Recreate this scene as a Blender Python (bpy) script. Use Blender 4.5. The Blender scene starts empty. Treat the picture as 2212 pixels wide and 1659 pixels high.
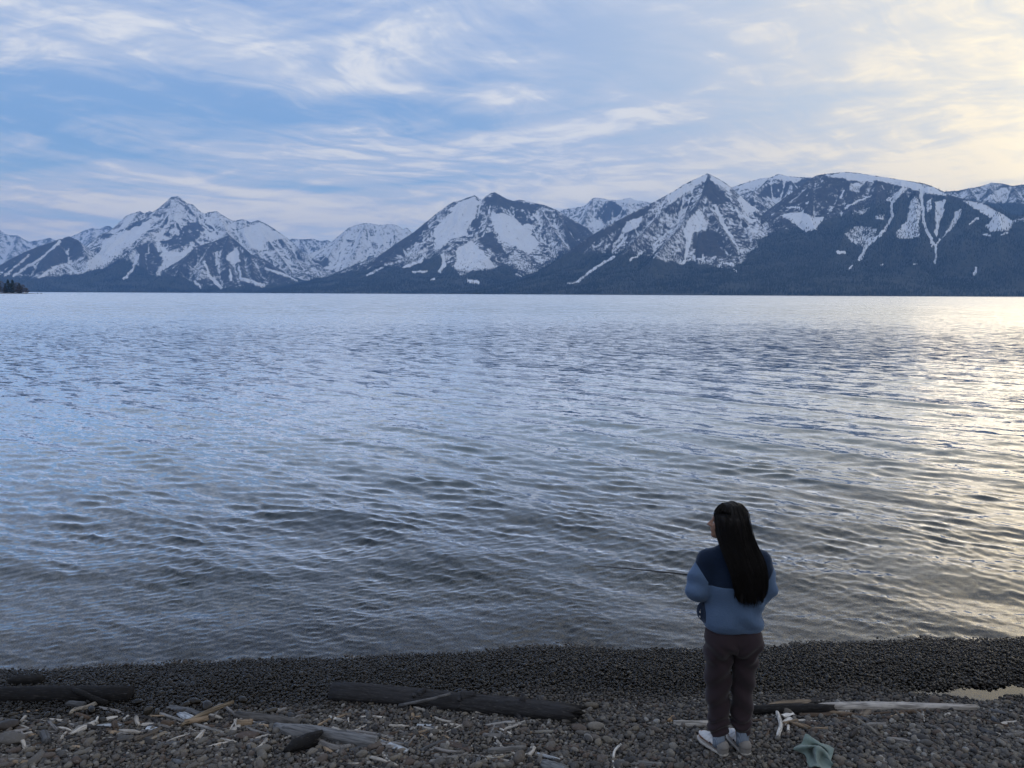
import bpy, bmesh, math, random
import numpy as np
from mathutils import Vector, Matrix, noise as mnoise

R = math.radians
scene = bpy.context.scene
col = scene.collection

# ------------------------------------------------------------------ camera
CAM_H = 3.0
PITCH = R(6.67)
ROLL = R(0.26)
F_PX = 1662.0                       # focal length for a 2212 px wide frame
CX, CY = 1106.0, 829.5
_fw = np.array([0.0, math.cos(PITCH), -math.sin(PITCH)])
_rt0 = np.array([1.0, 0.0, 0.0]); _up0 = np.cross(_rt0, _fw)
_rt = _rt0 * math.cos(ROLL) + _up0 * math.sin(ROLL)
_up = -_rt0 * math.sin(ROLL) + _up0 * math.cos(ROLL)
cam_data = bpy.data.cameras.new('camera')
cam = bpy.data.objects.new('camera', cam_data); col.objects.link(cam)
cam.matrix_world = Matrix(((_rt[0], _up[0], -_fw[0], 0), (_rt[1], _up[1], -_fw[1], 0), (_rt[2], _up[2], -_fw[2], CAM_H), (0, 0, 0, 1)))
cam_data.sensor_fit = 'HORIZONTAL'; cam_data.sensor_width = 36.0
cam_data.lens = 36.0 * F_PX / 2212.0
cam_data.clip_start = 0.1; cam_data.clip_end = 200000.0
scene.camera = cam

# ------------------------------------------------------------------ sun and sky
SUN_AZ, SUN_EL = R(43), R(8.5)    # azimuth to the right of the view axis
sun_dir = Vector((math.sin(SUN_AZ) * math.cos(SUN_EL), math.cos(SUN_AZ) * math.cos(SUN_EL), math.sin(SUN_EL)))
sun_data = bpy.data.lights.new('sun', 'SUN')
sun_data.energy = 0.12; sun_data.angle = R(30); sun_data.color = (1.0, 0.80, 0.55)
sun = bpy.data.objects.new('sun', sun_data); col.objects.link(sun)
sun.rotation_euler = sun_dir.to_track_quat('Z', 'Y').to_euler()
sun.location = (30, 40, 30)

vs = scene.view_settings
scene.display_settings.display_device = 'sRGB'
vs.view_transform = 'Standard'; vs.look = 'None'; vs.exposure = 0.35; vs.gamma = 1.0; vs.use_curve_mapping = False
cy = scene.cycles
cy.max_bounces = 6; cy.diffuse_bounces = 2; cy.glossy_bounces = 3; cy.transmission_bounces = 4
cy.transparent_max_bounces = 12; cy.volume_bounces = 1
cy.caustics_reflective = False; cy.caustics_refractive = False
cy.use_denoising = True
cy.use_adaptive_sampling = True; cy.adaptive_threshold = 0.02
cy.sample_clamp_indirect = 6.0

class NT:
    """small helper to write node graphs as expressions"""
    def __init__(self, tree): self.t = tree; self.n = tree.nodes; self.l = tree.links
    def new(self, kind, **kw):
        nd = self.n.new(kind)
        for k, v in kw.items(): setattr(nd, k, v)
        return nd
    def put(self, sock, v):
        if hasattr(v, 'is_output'): self.l.new(v, sock)
        else: sock.default_value = v
    def math(self, op, a, b=None, c=None, clamp=False):
        nd = self.new('ShaderNodeMath', operation=op, use_clamp=clamp)
        self.put(nd.inputs[0], a)
        if b is not None: self.put(nd.inputs[1], b)
        if c is not None: self.put(nd.inputs[2], c)
        return nd.outputs[0]
    def add(self, a, b): return self.math('ADD', a, b)
    def sub(self, a, b): return self.math('SUBTRACT', a, b)
    def mul(self, a, b): return self.math('MULTIPLY', a, b)
    def vmath(self, op, a, b=None, scale=None):
        nd = self.new('ShaderNodeVectorMath', operation=op)
        self.put(nd.inputs[0], a)
        if b is not None: self.put(nd.inputs[1], b)
        if scale is not None: self.put(nd.inputs['Scale'], scale)
        return nd.outputs['Value'] if op in ('DOT_PRODUCT', 'LENGTH', 'DISTANCE') else nd.outputs[0]
    def comb(self, x, y, z):
        nd = self.new('ShaderNodeCombineXYZ')
        for s, v in zip(nd.inputs, (x, y, z)): self.put(s, v)
        return nd.outputs[0]
    def sep(self, v):
        nd = self.new('ShaderNodeSeparateXYZ'); self.put(nd.inputs[0], v); return nd.outputs
    def noise(self, vec, scale=1.0, detail=4.0, rough=0.5, dist=0.0, lac=2.0, dim='3D', color=False):
        nd = self.new('ShaderNodeTexNoise', noise_dimensions=dim)
        self.put(nd.inputs['Vector'], vec); self.put(nd.inputs['Scale'], scale); self.put(nd.inputs['Detail'], detail)
        self.put(nd.inputs['Roughness'], rough); self.put(nd.inputs['Distortion'], dist); self.put(nd.inputs['Lacunarity'], lac)
        return nd.outputs['Color' if color else 'Fac']
    def voro(self, vec, scale=1.0, feature='F1', out='Distance', rnd=1.0):
        nd = self.new('ShaderNodeTexVoronoi', feature=feature)
        self.put(nd.inputs['Vector'], vec); self.put(nd.inputs['Scale'], scale); self.put(nd.inputs['Randomness'], rnd)
        return nd.outputs[out]
    def ramp(self, fac, a, b, lo=0.0, hi=1.0, smooth=True):
        nd = self.new('ShaderNodeMapRange', interpolation_type='SMOOTHSTEP' if smooth else 'LINEAR')
        for k, v in zip((0, 1, 2, 3, 4), (fac, a, b, lo, hi)): self.put(nd.inputs[k], v)
        return nd.outputs[0]
    def mix(self, fac, a, b, mode='MIX'):
        nd = self.new('ShaderNodeMix', data_type='RGBA', blend_type=mode)
        self.put(nd.inputs[0], fac)
        for s, v in ((nd.inputs[6], a), (nd.inputs[7], b)):
            self.put(s, v if hasattr(v, 'is_output') else (*v, 1.0)[:4])
        return nd.outputs[2]
    def cramp(self, fac, stops):
        nd = self.new('ShaderNodeValToRGB'); self.put(nd.inputs[0], fac)
        e = nd.color_ramp.elements
        while len(e) < len(stops): e.new(0.5)
        for el, (p, c) in zip(e, stops): el.position = p; el.color = (*c, 1.0)
        return nd.outputs[0]

def pix_dir(x, y):
    v = _fw + _rt * ((x - CX) / F_PX) - _up * ((y - CY) / F_PX)
    return v / np.linalg.norm(v)

# ---- world: low evening sky, thin cirrus, veiled sun beyond the frame on the right
world = bpy.data.worlds.new('World'); scene.world = world; world.use_nodes = True
W = NT(world.node_tree); W.n.clear()
def build_sky():
    out = W.new('ShaderNodeOutputWorld'); bg = W.new('ShaderNodeBackground')
    W.l.new(bg.outputs[0], out.inputs[0])
    SKY = 0.1
    bg.inputs['Strength'].default_value = SKY
    K = 1.0 / SKY
    def c(r, g, b):                      # display colour (0..255) -> sky radiance
        return tuple(K * (((v / 255) / 12.92) if v / 255 <= 0.04045 else ((v / 255 + 0.055) / 1.055) ** 2.4) for v in (r, g, b))
    tc = W.new('ShaderNodeTexCoord')
    d = W.vmath('NORMALIZE', tc.outputs['Generated'])
    x, y, z = W.sep(d)
    sky = W.new('ShaderNodeTexSky', sky_type='NISHITA', sun_disc=False)
    sky.sun_elevation = SUN_EL; sky.sun_rotation = SUN_AZ; sky.altitude = 2000; sky.air_density = 1.0
    sky.dust_density = 0.6; sky.ozone_density = 2.0
    az = W.math('ARCTAN2', x, y)
    el = W.math('ARCSINE', z)
    za = W.math('MAXIMUM', z, 0.0)
    # cloud sheet coordinates (flat layer seen in perspective, softened at the horizon)
    r = W.math('DIVIDE', 1.0, W.add(za, 0.13))
    px, py = W.mul(x, r), W.mul(y, r)
    P = W.comb(px, py, 0.0)
    warp = W.noise(P, 0.8, 3.0, 0.5, color=True)
    Pw = W.vmath('ADD', P, W.vmath('SCALE', W.vmath('SUBTRACT', warp, (0.5, 0.5, 0.5)), scale=0.9))
    def rot(v, a):
        nd = W.new('ShaderNodeVectorRotate', rotation_type='Z_AXIS'); W.put(nd.inputs['Vector'], v); nd.inputs['Angle'].default_value = a
        return nd.outputs[0]
    # long bands, feathers and small puffs
    bands = W.noise(W.vmath('MULTIPLY', rot(Pw, R(12)), (0.36, 1.9, 1.0)), 1.7, 5.0, 0.58, 0.5)
    feath = W.noise(W.vmath('MULTIPLY', rot(Pw, R(-40)), (0.50, 2.6, 1.0)), 2.6, 5.0, 0.62, 0.8)
    puffs = W.noise(W.vmath('MULTIPLY', Pw, (1.0, 1.15, 1.0)), 6.0, 4.0, 0.6, 0.5)
    # where the cloud sheet is thick: streaks at their azimuth and elevation
    w2 = W.noise(W.comb(W.mul(az, 1.0), W.mul(el, 2.2), 0.0), 7.0, 2.0, 0.55, color=True)
    w2x, w2y, _ = W.sep(w2)
    azw = W.math('MULTIPLY_ADD', W.sub(w2x, 0.5), 0.10, az)
    elw = W.math('MULTIPLY_ADD', W.sub(w2y, 0.5), 0.035, el)
    AE = W.comb(azw, elw, 0.0)
    cover = 0.0
    for cx, cy_, hx, hy, ang, wgt in SKY_BLOBS:
        dv = pix_dir(cx, cy_)
        mp = W.new('ShaderNodeMapping', vector_type='TEXTURE'); W.l.new(AE, mp.inputs['Vector'])
        mp.inputs['Location'].default_value = (math.atan2(dv[0], dv[1]), math.asin(dv[2]), 0.0)
        mp.inputs['Rotation'].default_value = (0.0, 0.0, R(ang))
        mp.inputs['Scale'].default_value = (2.3 * hx / F_PX, 2.3 * hy / F_PX, 1.0)
        gr = W.new('ShaderNodeTexGradient', gradient_type='QUADRATIC_SPHERE'); W.l.new(mp.outputs[0], gr.inputs[0])
        cover = W.math('MULTIPLY_ADD', gr.outputs['Fac'], wgt * 1.15, cover)
    right = W.ramp(az, R(-18), R(26), 0.0, 0.34)
    base = W.add(W.mul(W.sub(bands, 0.5), 2.1), W.mul(W.sub(feath, 0.5), 1.5))
    # drawn-out streaks that fan away from the middle of the view
    fan = W.math('MULTIPLY_ADD', W.mul(az, az), -0.17, el)
    lowv = W.comb(W.math('MULTIPLY_ADD', W.sub(w2x, 0.5), 0.25, W.mul(az, 1.9)), W.math('MULTIPLY_ADD', W.sub(w2y, 0.5), 0.5, W.mul(fan, 24.0)), 0.0)
    streak = W.noise(lowv, 1.6, 4.0, 0.6, 0.3)
    base = W.add(W.mul(base, W.ramp(el, R(3), R(12), 0.45, 1.0)), W.mul(W.sub(streak, 0.5), W.ramp(el, R(6), R(16), 2.3, 0.9)))
    pz = W.mul(W.sub(puffs, 0.5), W.ramp(el, R(4), R(12), 0.3, 1.0))
    dens = W.add(W.add(W.add(W.mul(cover, 0.80), right), 0.46), W.add(base, pz))
    # behind the camera and overhead the sheet goes on at the same average cover
    dens = W.add(dens, W.ramp(el, R(11), R(3), 0.0, 0.24))
    far = W.ramp(y, 0.35, -0.1, 0.0, 0.30)
    dens = W.add(dens, far)
    m = W.ramp(dens, -0.15, 0.95, 0.0, 1.0)
    mu = W.vmath('DOT_PRODUCT', d, tuple(sun_dir))
    near = W.ramp(mu, 0.77, 0.995, 0.0, 1.0)
    glow = W.math('POWER', W.ramp(mu, 0.82, 1.0, 0.0, 1.0, smooth=False), 2.6)
    # blue of the gaps
    hz = W.ramp(el, R(1), R(11), 0.0, 1.0)
    blue = W.mix(hz, c(180, 206, 218), c(132, 170, 212))
    blue = W.mix(W.ramp(el, R(9), R(20), 0.0, 0.8), blue, c(146, 170, 212))
    blue = W.mix(W.ramp(el, R(20), R(55), 0.0, 1.0), blue, c(120, 150, 196))
    blue = W.mix(W.ramp(mu, 0.62, 0.97, 0.0, 0.8), blue, c(204, 212, 218))
    nish = W.vmath('SCALE', sky.outputs[0], scale=0.6)
    blue = W.mix(0.12, blue, nish)
    thin = W.mix(near, c(182, 193, 212), c(202, 204, 206))
    thick = W.mix(near, c(218, 219, 221), c(226, 219, 206))
    thick = W.mix(W.ramp(el, R(12), R(3), 0.0, 0.75), thick, c(240, 230, 212))
    thin = W.mix(W.ramp(el, R(12), R(3), 0.0, 0.7), thin, c(210, 210, 212))
    hl = W.ramp(W.add(W.mul(dens, 0.75), W.mul(W.sub(puffs, 0.5), 0.7)), 0.42, 1.0)
    cloud = W.mix(hl, thin, thick)
    colr = W.mix(m, blue, cloud)
    gl = W.mix(W.mul(glow, W.ramp(dens, 0.0, 1.1, 0.55, 1.0)), (0, 0, 0), c(255, 222, 122))
    colr = W.mix(1.0, colr, W.vmath('SCALE', gl, scale=0.62), 'ADD')
    g2 = W.math('POWER', W.ramp(mu, 0.975, 1.0, 0.0, 1.0, smooth=False), 2.0)
    colr = W.mix(1.0, colr, W.vmath('SCALE', W.mix(g2, (0, 0, 0), c(255, 226, 140)), scale=0.7), 'ADD')
    # below the horizon
    colr = W.mix(W.ramp(z, 0.0, -0.05), colr, c(120, 130, 150))
    W.l.new(colr, bg.inputs['Color'])
SKY_BLOBS = [   # centre x, y (frame units), half sizes, tilt, weight
    (330, 120, 420, 60, -3, .26), (700, 165, 330, 36, -8, .26), (900, 70, 170, 60, 30, .34), (620, 60, 260, 40, -18, .16),
    (120, 120, 170, 40, -10, .20),
    (60, 270, 190, 85, 0, -.62), (430, 220, 260, 32, 0, -.40), (1240, 80, 260, 90, -12, -.75), (1800, 50, 420, 80, 4, -.38), (560, 255, 220, 22, 4, -.2),
    (1080, 212, 60, 18, 0, .35), (1190, 215, 110, 16, 0, .35), (1450, 215, 190, 20, 16, .50), (1330, 260, 90, 14, 20, .3),
    (400, 225, 70, 8, 4, .35), (280, 360, 210, 11, -9, .60), (150, 420, 240, 9, -3, .65), (120, 437, 200, 7, -2, .5), (300, 450, 200, 8, -3, .35),
    (130, 480, 45, 6, 2, .55), (120, 500, 40, 5, 2, .5), (620, 450, 150, 12, -3, .45), (520, 405, 230, 9, -8, .45), (500, 335, 200, 10, 0, -.3),
    (950, 370, 330, 22, -4, .35), (800, 290, 280, 30, -4, .12), (1700, 240, 90, 30, 8, -.55), (1560, 262, 160, 20, 4, -.4),
    (600, 475, 200, 12, 0, .3), (1100, 405, 200, 14, -4, .35), (285, 318, 40, 8, 0, .4), (1000, 480, 400, 40, 0, .2),
    (2080, 330, 260, 50, 14, .45), (1900, 130, 300, 60, 8, -.25), (330, 60, 200, 40, 0, -.2), (1085, 215, 34, 14, 0, .5), (1165, 215, 34, 14, 0, .5), (1300, 205, 40, 14, 0, .5), (1240, 370, 300, 30, -4, .3), (60, 350, 160, 26, 0, -.45), (60, 460, 300, 10, 0, -.3),
]
build_sky()
world.cycles.sampling_method = 'MANUAL'; world.cycles.sample_map_resolution = 512

# ------------------------------------------------------------------ shared mesh helpers
def make_obj(name, verts, faces, mat=None, parent=None, smooth=True, kind=None):
    me = bpy.data.meshes.new(name)
    me.from_pydata([tuple(map(float, v)) for v in verts] if not isinstance(verts, np.ndarray) else verts.tolist(), [], faces if isinstance(faces, list) else faces.tolist())
    if smooth: me.polygons.foreach_set('use_smooth', np.ones(len(me.polygons), dtype=bool))
    if mat is not None: me.materials.append(mat)
    me.update()
    o = bpy.data.objects.new(name, me); col.objects.link(o)
    if parent is not None: o.parent = parent
    if kind: o['kind'] = kind
    return o

def grid_obj(name, V, mat, kind=None, smooth=True):
    """V: (rows, cols, 3) array -> quad grid"""
    n, m = V.shape[:2]
    me = bpy.data.meshes.new(name)
    idx = np.arange(n * m, dtype=np.int32).reshape(n, m)
    q = np.stack([idx[:-1, :-1], idx[:-1, 1:], idx[1:, 1:], idx[1:, :-1]], -1).reshape(-1, 4)
    me.vertices.add(n * m); me.vertices.foreach_set('co', V.reshape(-1).astype(np.float32))
    me.loops.add(q.size); me.loops.foreach_set('vertex_index', q.reshape(-1))
    me.polygons.add(len(q)); me.polygons.foreach_set('loop_start', np.arange(0, q.size, 4, dtype=np.int32))
    me.update(calc_edges=True)
    if smooth: me.polygons.foreach_set('use_smooth', np.ones(len(q), dtype=bool))
    me.materials.append(mat)
    o = bpy.data.objects.new(name, me); col.objects.link(o)
    if kind: o['kind'] = kind
    return o

def add_attr(o, name, arr):
    a = o.data.attributes.new(name, 'FLOAT', 'POINT'); a.data.foreach_set('value', np.ascontiguousarray(arr, dtype=np.float32).reshape(-1))

_NR = np.random.default_rng(12345)
_GA = _NR.random((256, 256)) * 2 * np.pi
_GC, _GS = np.cos(_GA).astype(np.float32), np.sin(_GA).astype(np.float32)
def vnoise(x, y, seed=0):
    """gradient noise, about -1..1"""
    x = np.asarray(x, np.float64) + (seed * 37.0) % 251; y = np.asarray(y, np.float64) + (seed * 91.0) % 253
    x0, y0 = np.floor(x), np.floor(y); fx, fy = (x - x0).astype(np.float32), (y - y0).astype(np.float32)
    ix, iy = x0.astype(np.int32) & 255, y0.astype(np.int32) & 255
    jx, jy = (ix + 1) & 255, (iy + 1) & 255
    u, v = fx * fx * (3 - 2 * fx), fy * fy * (3 - 2 * fy)
    gx, gy = fx - 1, fy - 1
    a = _GC[iy, ix] * fx + _GS[iy, ix] * fy; b = _GC[iy, jx] * gx + _GS[iy, jx] * fy
    c_ = _GC[jy, ix] * fx + _GS[jy, ix] * gy; d = _GC[jy, jx] * gx + _GS[jy, jx] * gy
    a += (b - a) * u; c_ += (d - c_) * u
    return 1.5 * (a + (c_ - a) * v)

def fbm(x, y, octv=5, seed=0, gain=0.5):
    s, a, t = 0.0, 1.0, 0.0
    for k in range(octv):
        s = s + a * vnoise(x * 2 ** k + 17.3 * k, y * 2 ** k - 9.1 * k, seed + k); t += a; a *= gain
    return s / t

def ridged(x, y, octv=5, seed=0, gain=0.5):
    s, a, t = 0.0, 1.0, 0.0
    for k in range(octv):
        n = 1 - np.abs(vnoise(x * 2 ** k + 5.7 * k, y * 2 ** k + 3.3 * k, seed + k)) * 1.6
        s = s + a * n; t += a; a *= gain
    return s / t

def smooth01(x, a, b):
    t = np.clip((x - a) / (b - a), 0, 1); return t * t * (3 - 2 * t)

def new_mat(name):
    m = bpy.data.materials.new(name); m.use_nodes = True
    t = NT(m.node_tree); t.n.clear()
    out = t.new('ShaderNodeOutputMaterial')
    return m, t, out

def principled(t, out, **kw):
    b = t.new('ShaderNodeBsdfPrincipled')
    for k, v in kw.items(): t.put(b.inputs[k.replace('_', ' ')], v)
    t.l.new(b.outputs[0], out.inputs['Surface'])
    return b

def bump(t, b, h, strength=0.3, dist=0.01):
    nd = t.new('ShaderNodeBump'); t.put(nd.inputs['Height'], h); nd.inputs['Strength'].default_value = strength; nd.inputs['Distance'].default_value = dist
    t.l.new(nd.outputs[0], b.inputs['Normal'])

# ------------------------------------------------------------------ mountains across the lake
def project(P):
    """world points -> frame units (2212 wide)"""
    q = P - np.array([0, 0, CAM_H])
    dz = q @ _fw
    return CX + F_PX * (q @ _rt) / dz, CY - F_PX * (q @ _up) / dz

def at_range(x, y, km):
    dv = pix_dir(x, y); h = math.hypot(dv[0], dv[1]); s = km * 1000.0 / h
    return np.array([dv[0] * s, dv[1] * s, CAM_H + dv[2] * s])

def Z1(x, y): return x / 2.88, y / 2.88 + 356.6
def Z2(x, y): return 713.2 + x / 2.88, y / 2.88 + 356.6
def Z3(x, y): return 1443.9 + x / 2.88, y / 2.88 + 329.2

def mountain_material():
    m, t, out = new_mat('mountain_rock_snow_forest')
    at = lambda n: t.new('ShaderNodeAttribute', attribute_name=n).outputs['Fac']
    geo = t.new('ShaderNodeNewGeometry'); pos = geo.outputs['Position']
    n1 = t.noise(pos, 0.010, 6.0, 0.72)
    n2 = t.noise(t.vmath('MULTIPLY', pos, (1.0, 0.6, 0.35)), 0.040, 4.0, 0.72)
    k = t.add(t.mul(t.sub(n1, 0.5), 0.85), t.mul(t.sub(n2, 0.5), 0.95))
    s = t.ramp(t.add(at('snow'), k), 0.37, 0.60)
    f = t.ramp(t.add(at('forest'), t.mul(t.sub(n2, 0.5), 0.6)), 0.40, 0.62)
    rock = t.cramp(n1, [(0.3, (0.030, 0.030, 0.032)), (0.7, (0.085, 0.080, 0.078))])
    wood = t.cramp(n2, [(0.3, (0.016, 0.022, 0.016)), (0.75, (0.078, 0.074, 0.055))])
    ground = t.mix(f, rock, wood)
    b = principled(t, out, Base_Color=t.mix(s, ground, (0.78, 0.80, 0.83)), Roughness=0.85)
    b.inputs['Specular IOR Level'].default_value = 0.15
    bump(t, b, n2, 0.6, 12.0)
    return m
M_MOUNT = mountain_material()

def poly_mask(px, py, poly, soft):
    """soft inside mask of a closed outline"""
    poly = np.array(poly, float); n = len(poly)
    x0, y0 = poly.min(0) - soft * 2; x1, y1 = poly.max(0) + soft * 2
    sel = np.where((px > x0) & (px < x1) & (py > y0) & (py < y1))[0]
    res = np.zeros(len(px))
    if not len(sel): return res
    X, Y = px[sel], py[sel]
    inside = np.zeros(len(sel), bool); dmin = np.full(len(sel), 1e9)
    for i in range(n):
        a, b = poly[i], poly[(i + 1) % n]
        c1 = ((a[1] > Y) != (b[1] > Y))
        with np.errstate(divide='ignore', invalid='ignore'):
            xi = (b[0] - a[0]) * (Y - a[1]) / (b[1] - a[1] + 1e-12) + a[0]
        inside ^= c1 & (X < xi)
        dmin = np.minimum(dmin, seg_dist(X, Y, a, b)[0])
    sd = np.where(inside, dmin, -dmin)
    res[sel] = smooth01(sd, -soft, soft)
    return res

def seg_dist(X, Y, a, b):
    ab = (b[0] - a[0], b[1] - a[1]); L2 = ab[0] ** 2 + ab[1] ** 2 + 1e-9
    t = np.clip(((X - a[0]) * ab[0] + (Y - a[1]) * ab[1]) / L2, 0, 1)
    return np.hypot(X - a[0] - t * ab[0], Y - a[1] - t * ab[1]), t

def line_mask(px, py, pts, w):
    d = np.full(len(px), 1e9)
    for a, b in zip(pts[:-1], pts[1:]):
        d = np.minimum(d, seg_dist(px, py, a, b)[0])
    return 1 - smooth01(d, w * 0.35, w * 1.1)

FOREST = []; FOREST_AREA = 420.0
def mountain(name, Z, ridges, treeline, auto, snow=(), dark=(), chutes=(), k=0.95, seed=1, dx=11.0, dy=16.0, apron=0.07, back=350.0, rib=1.0, xpad=1100.0, spread=2.4, fl=0.5):
    """ridges: lists of (zx, zy, km); the terrain falls away from them on both sides"""
    segs = []; pts_all = []
    for rd in ridges:
        P = []
        last = None
        for p in rd:
            km = p[2] if len(p) > 2 else last
            last = km; P.append(at_range(*Z(p[0], p[1]), km))
        P = np.array(P); pts_all.append(P)
        s0 = 0.0
        for a, b in zip(P[:-1], P[1:]):
            L = math.hypot(*(b - a)[:2]); segs.append((a, b, s0, L)); s0 += L
    allp = np.concatenate(pts_all)
    hmax = allp[:, 2].max()
    x0, x1 = allp[:, 0].min() - xpad, allp[:, 0].max() + xpad
    y0, y1 = allp[:, 1].min() - hmax * 1.3, allp[:, 1].max() + back
    xs = np.arange(x0, x1, dx); ys = np.arange(y0, y1, dy)
    X, Y = np.meshgrid(xs, ys)
    wx = X + 90 * fbm(X / 500, Y / 500, 3, seed) + 22 * fbm(X / 110, Y / 110, 2, seed + 7)
    wy = Y + 90 * fbm(X / 500 + 40, Y / 500, 3, seed + 3) + 22 * fbm(X / 110 + 9, Y / 110, 2, seed + 8)
    # near the ridge lines the warp must vanish so the skyline stays where it is
    Xc, Yc = np.meshgrid(np.append(xs[::5], xs[-1]), np.append(ys[::5], ys[-1]))
    dc = np.full(Xc.shape, 1e9)
    for a, b, s0, L in segs: dc = np.minimum(dc, seg_dist(Xc, Yc, a, b)[0])
    dc = np.stack([np.interp(xs, Xc[0], row) for row in dc])
    wt = np.interp(ys, Yc[:, 0], np.arange(len(Yc))); i0 = np.minimum(wt.astype(int), len(Yc) - 2); wt = (wt - i0)[:, None]
    d0 = dc[i0] * (1 - wt) + dc[i0 + 1] * wt
    f = smooth01(d0, 20, 420)
    wx = X + (wx - X) * f; wy = Y + (wy - Y) * f
    H = np.full(X.shape, -60.0); S = np.zeros(X.shape); Dd = np.full(X.shape, 1e9)
    for i, (a, b, s0, L) in enumerate(segs):
        reach = max(a[2], b[2], 120.0) / k * 2.75 + 150
        c0, c1 = np.searchsorted(xs, (min(a[0], b[0]) - reach, max(a[0], b[0]) + reach))
        e0, e1 = np.searchsorted(ys, (min(a[1], b[1]) - reach, max(a[1], b[1]) + reach))
        sl = (slice(e0, e1), slice(c0, c1))
        d, t = seg_dist(wx[sl], wy[sl], a, b)
        h = a[2] + (b[2] - a[2]) * t
        z = h * ((1 + apron) * np.exp(-k * d / np.maximum(h, 120.0)) - apron) - 0.03 * d
        up = z > H[sl]
        H[sl][up] = z[up]; S[sl][up] = (s0 + L * t)[up]; Dd[sl][up] = d[up]
    rel = np.clip(H / hmax, 0, 1)
    amp = smooth01(Dd, 10, 380) * smooth01(H, 10, 400)
    r1 = ridged(S / 260.0 + 0.15 * fbm(X / 300, Y / 300, 2, seed + 5), Dd / 1500.0, 3, seed + 11)
    r2 = ridged(X / 420, Y / 420, 5, seed + 21)
    r3 = fbm(X / 60, Y / 60, 3, seed + 31)
    H2 = H + rib * amp * (85 * (r1 - 0.62) + 95 * (r2 - 0.62)) + 9 * r3 * smooth01(H, 10, 200) * (0.35 + 0.65 * smooth01(Dd, 0, 120))
    # soften once
    Hs = H2.copy(); Hs[1:-1, 1:-1] = 0.5 * H2[1:-1, 1:-1] + 0.125 * (H2[:-2, 1:-1] + H2[2:, 1:-1] + H2[1:-1, :-2] + H2[1:-1, 2:])
    V = np.stack([X, Y, Hs], -1)
    # cut the rows in front that stay under the lake
    rows = np.where(Hs.max(1) > -8)[0]; r0 = max(rows.min() - 1, 0)
    cols = np.where(Hs.max(0) > -8)[0]; q0, q1 = max(cols.min() - 1, 0), cols.max() + 2
    V = V[r0:, q0:q1]; X, Y, Hs, rel, r1, r2, Dd = (q[r0:, q0:q1] for q in (X, Y, Hs, rel, r1, r2, Dd))
    o = grid_obj(name, V, M_MOUNT, 'structure')
    px, py = project(V.reshape(-1, 3))
    gy, gx = np.gradient(Hs, dy, dx); slope = np.hypot(gx, gy).reshape(-1)
    blur = Hs.copy()
    for _ in range(6):
        blur[1:-1, 1:-1] = 0.25 * (blur[:-2, 1:-1] + blur[2:, 1:-1] + blur[1:-1, :-2] + blur[1:-1, 2:])
    gul = (np.clip((blur - Hs) / 14.0, -1, 1) * (0.25 + 0.75 * smooth01(Dd, 20, 160))).reshape(-1)
    tl = np.array([Z(*p) for p in treeline]); ty = np.interp(px, tl[:, 0], tl[:, 1])
    wob = 9 * fbm(px / 26, py / 26, 4, seed + 41) + 3.0 * gul
    below = smooth01(py + wob - ty, -7, 7)
    sn = auto + 0.04 + 0.42 * gul + 0.16 * fbm(X / 240, Y / 240, 4, seed + 51).reshape(-1) - 0.22 * smooth01(slope, 1.0, 1.9)
    jx = px + 5.0 * fbm(px / 11, py / 11, 4, seed + 61, 0.65); jy = py + 5.0 * fbm(px / 11 + 50, py / 11, 4, seed + 62, 0.65)
    sn = sn * (1 - below) - 0.25 * below
    for pl in dark: sn -= (0.36 - 0.30 * gul) * poly_mask(jx, jy, [Z(*p) for p in pl], 3.0)
    for pl in snow:
        w = 0.72
        if isinstance(pl[0], (int, float)): w, pl = pl[0], pl[1:]
        mk = poly_mask(jx, jy, [Z(*p) for p in pl], 3.0)
        sn = np.maximum(sn, mk * (w + 0.18 * gul))
    for w, *pl in chutes:
        sn = np.maximum(sn, 0.85 * line_mask(jx, jy, [Z(*p) for p in pl], w / 2.88))
    add_attr(o, 'snow', sn)
    fo = np.clip(smooth01(py + wob - ty, -70, 12) * fl + below, 0, 1)
    add_attr(o, 'forest', fo)
    # places for single conifers, thick below the tree line and thinning out above it
    if allp[:, 1].min() < 12500:
        pr = (np.clip(smooth01(py + wob - ty, -60, 10), 0, 1) ** 2.2 * 0.9 + 0.02) * (1 - 0.93 * smooth01(sn, 0.55, 0.75)) * (Hs.reshape(-1) > 0.5) * (px > -60) * (px < 2280)
        pr = pr * dx * dy / FOREST_AREA * np.clip(1.0 + 2.6 * fbm(X / 420, Y / 300, 4, seed + 71).reshape(-1), 0.12, 2.0)
        hit = np.where(_NR.random(len(pr)) < pr)[0]
        q = V.reshape(-1, 3)[hit].copy(); q[:, 0] += _NR.uniform(-.5, .5, len(q)) * dx; q[:, 1] += _NR.uniform(-.5, .5, len(q)) * dy; FOREST.append(q)
    return o

# far range at the left edge, sunlit
mountain('mountain', Z1, [
    [(-420, 470, 20), (-250, 380), (-120, 430), (0, 403), (40, 430), (110, 435), (150, 460), (185, 475), (250, 462), (310, 450), (345, 465), (400, 462), (470, 430), (520, 405), (575, 388), (620, 395), (655, 378), (680, 375), (695, 400), (760, 470), (850, 560)],
    [(110, 435, 20), (90, 520, 19.3), (40, 600, 18.7)], [(310, 450, 20), (280, 530, 19.3), (300, 600, 18.7)], [(575, 388, 20), (560, 460, 19.4), (600, 540, 18.8)], [(0, 403, 20), (-60, 500, 19.3), (-90, 600, 18.6)]],
    [(-400, 640), (900, 640)], 0.50, seed=3, dx=16, dy=24)
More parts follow.
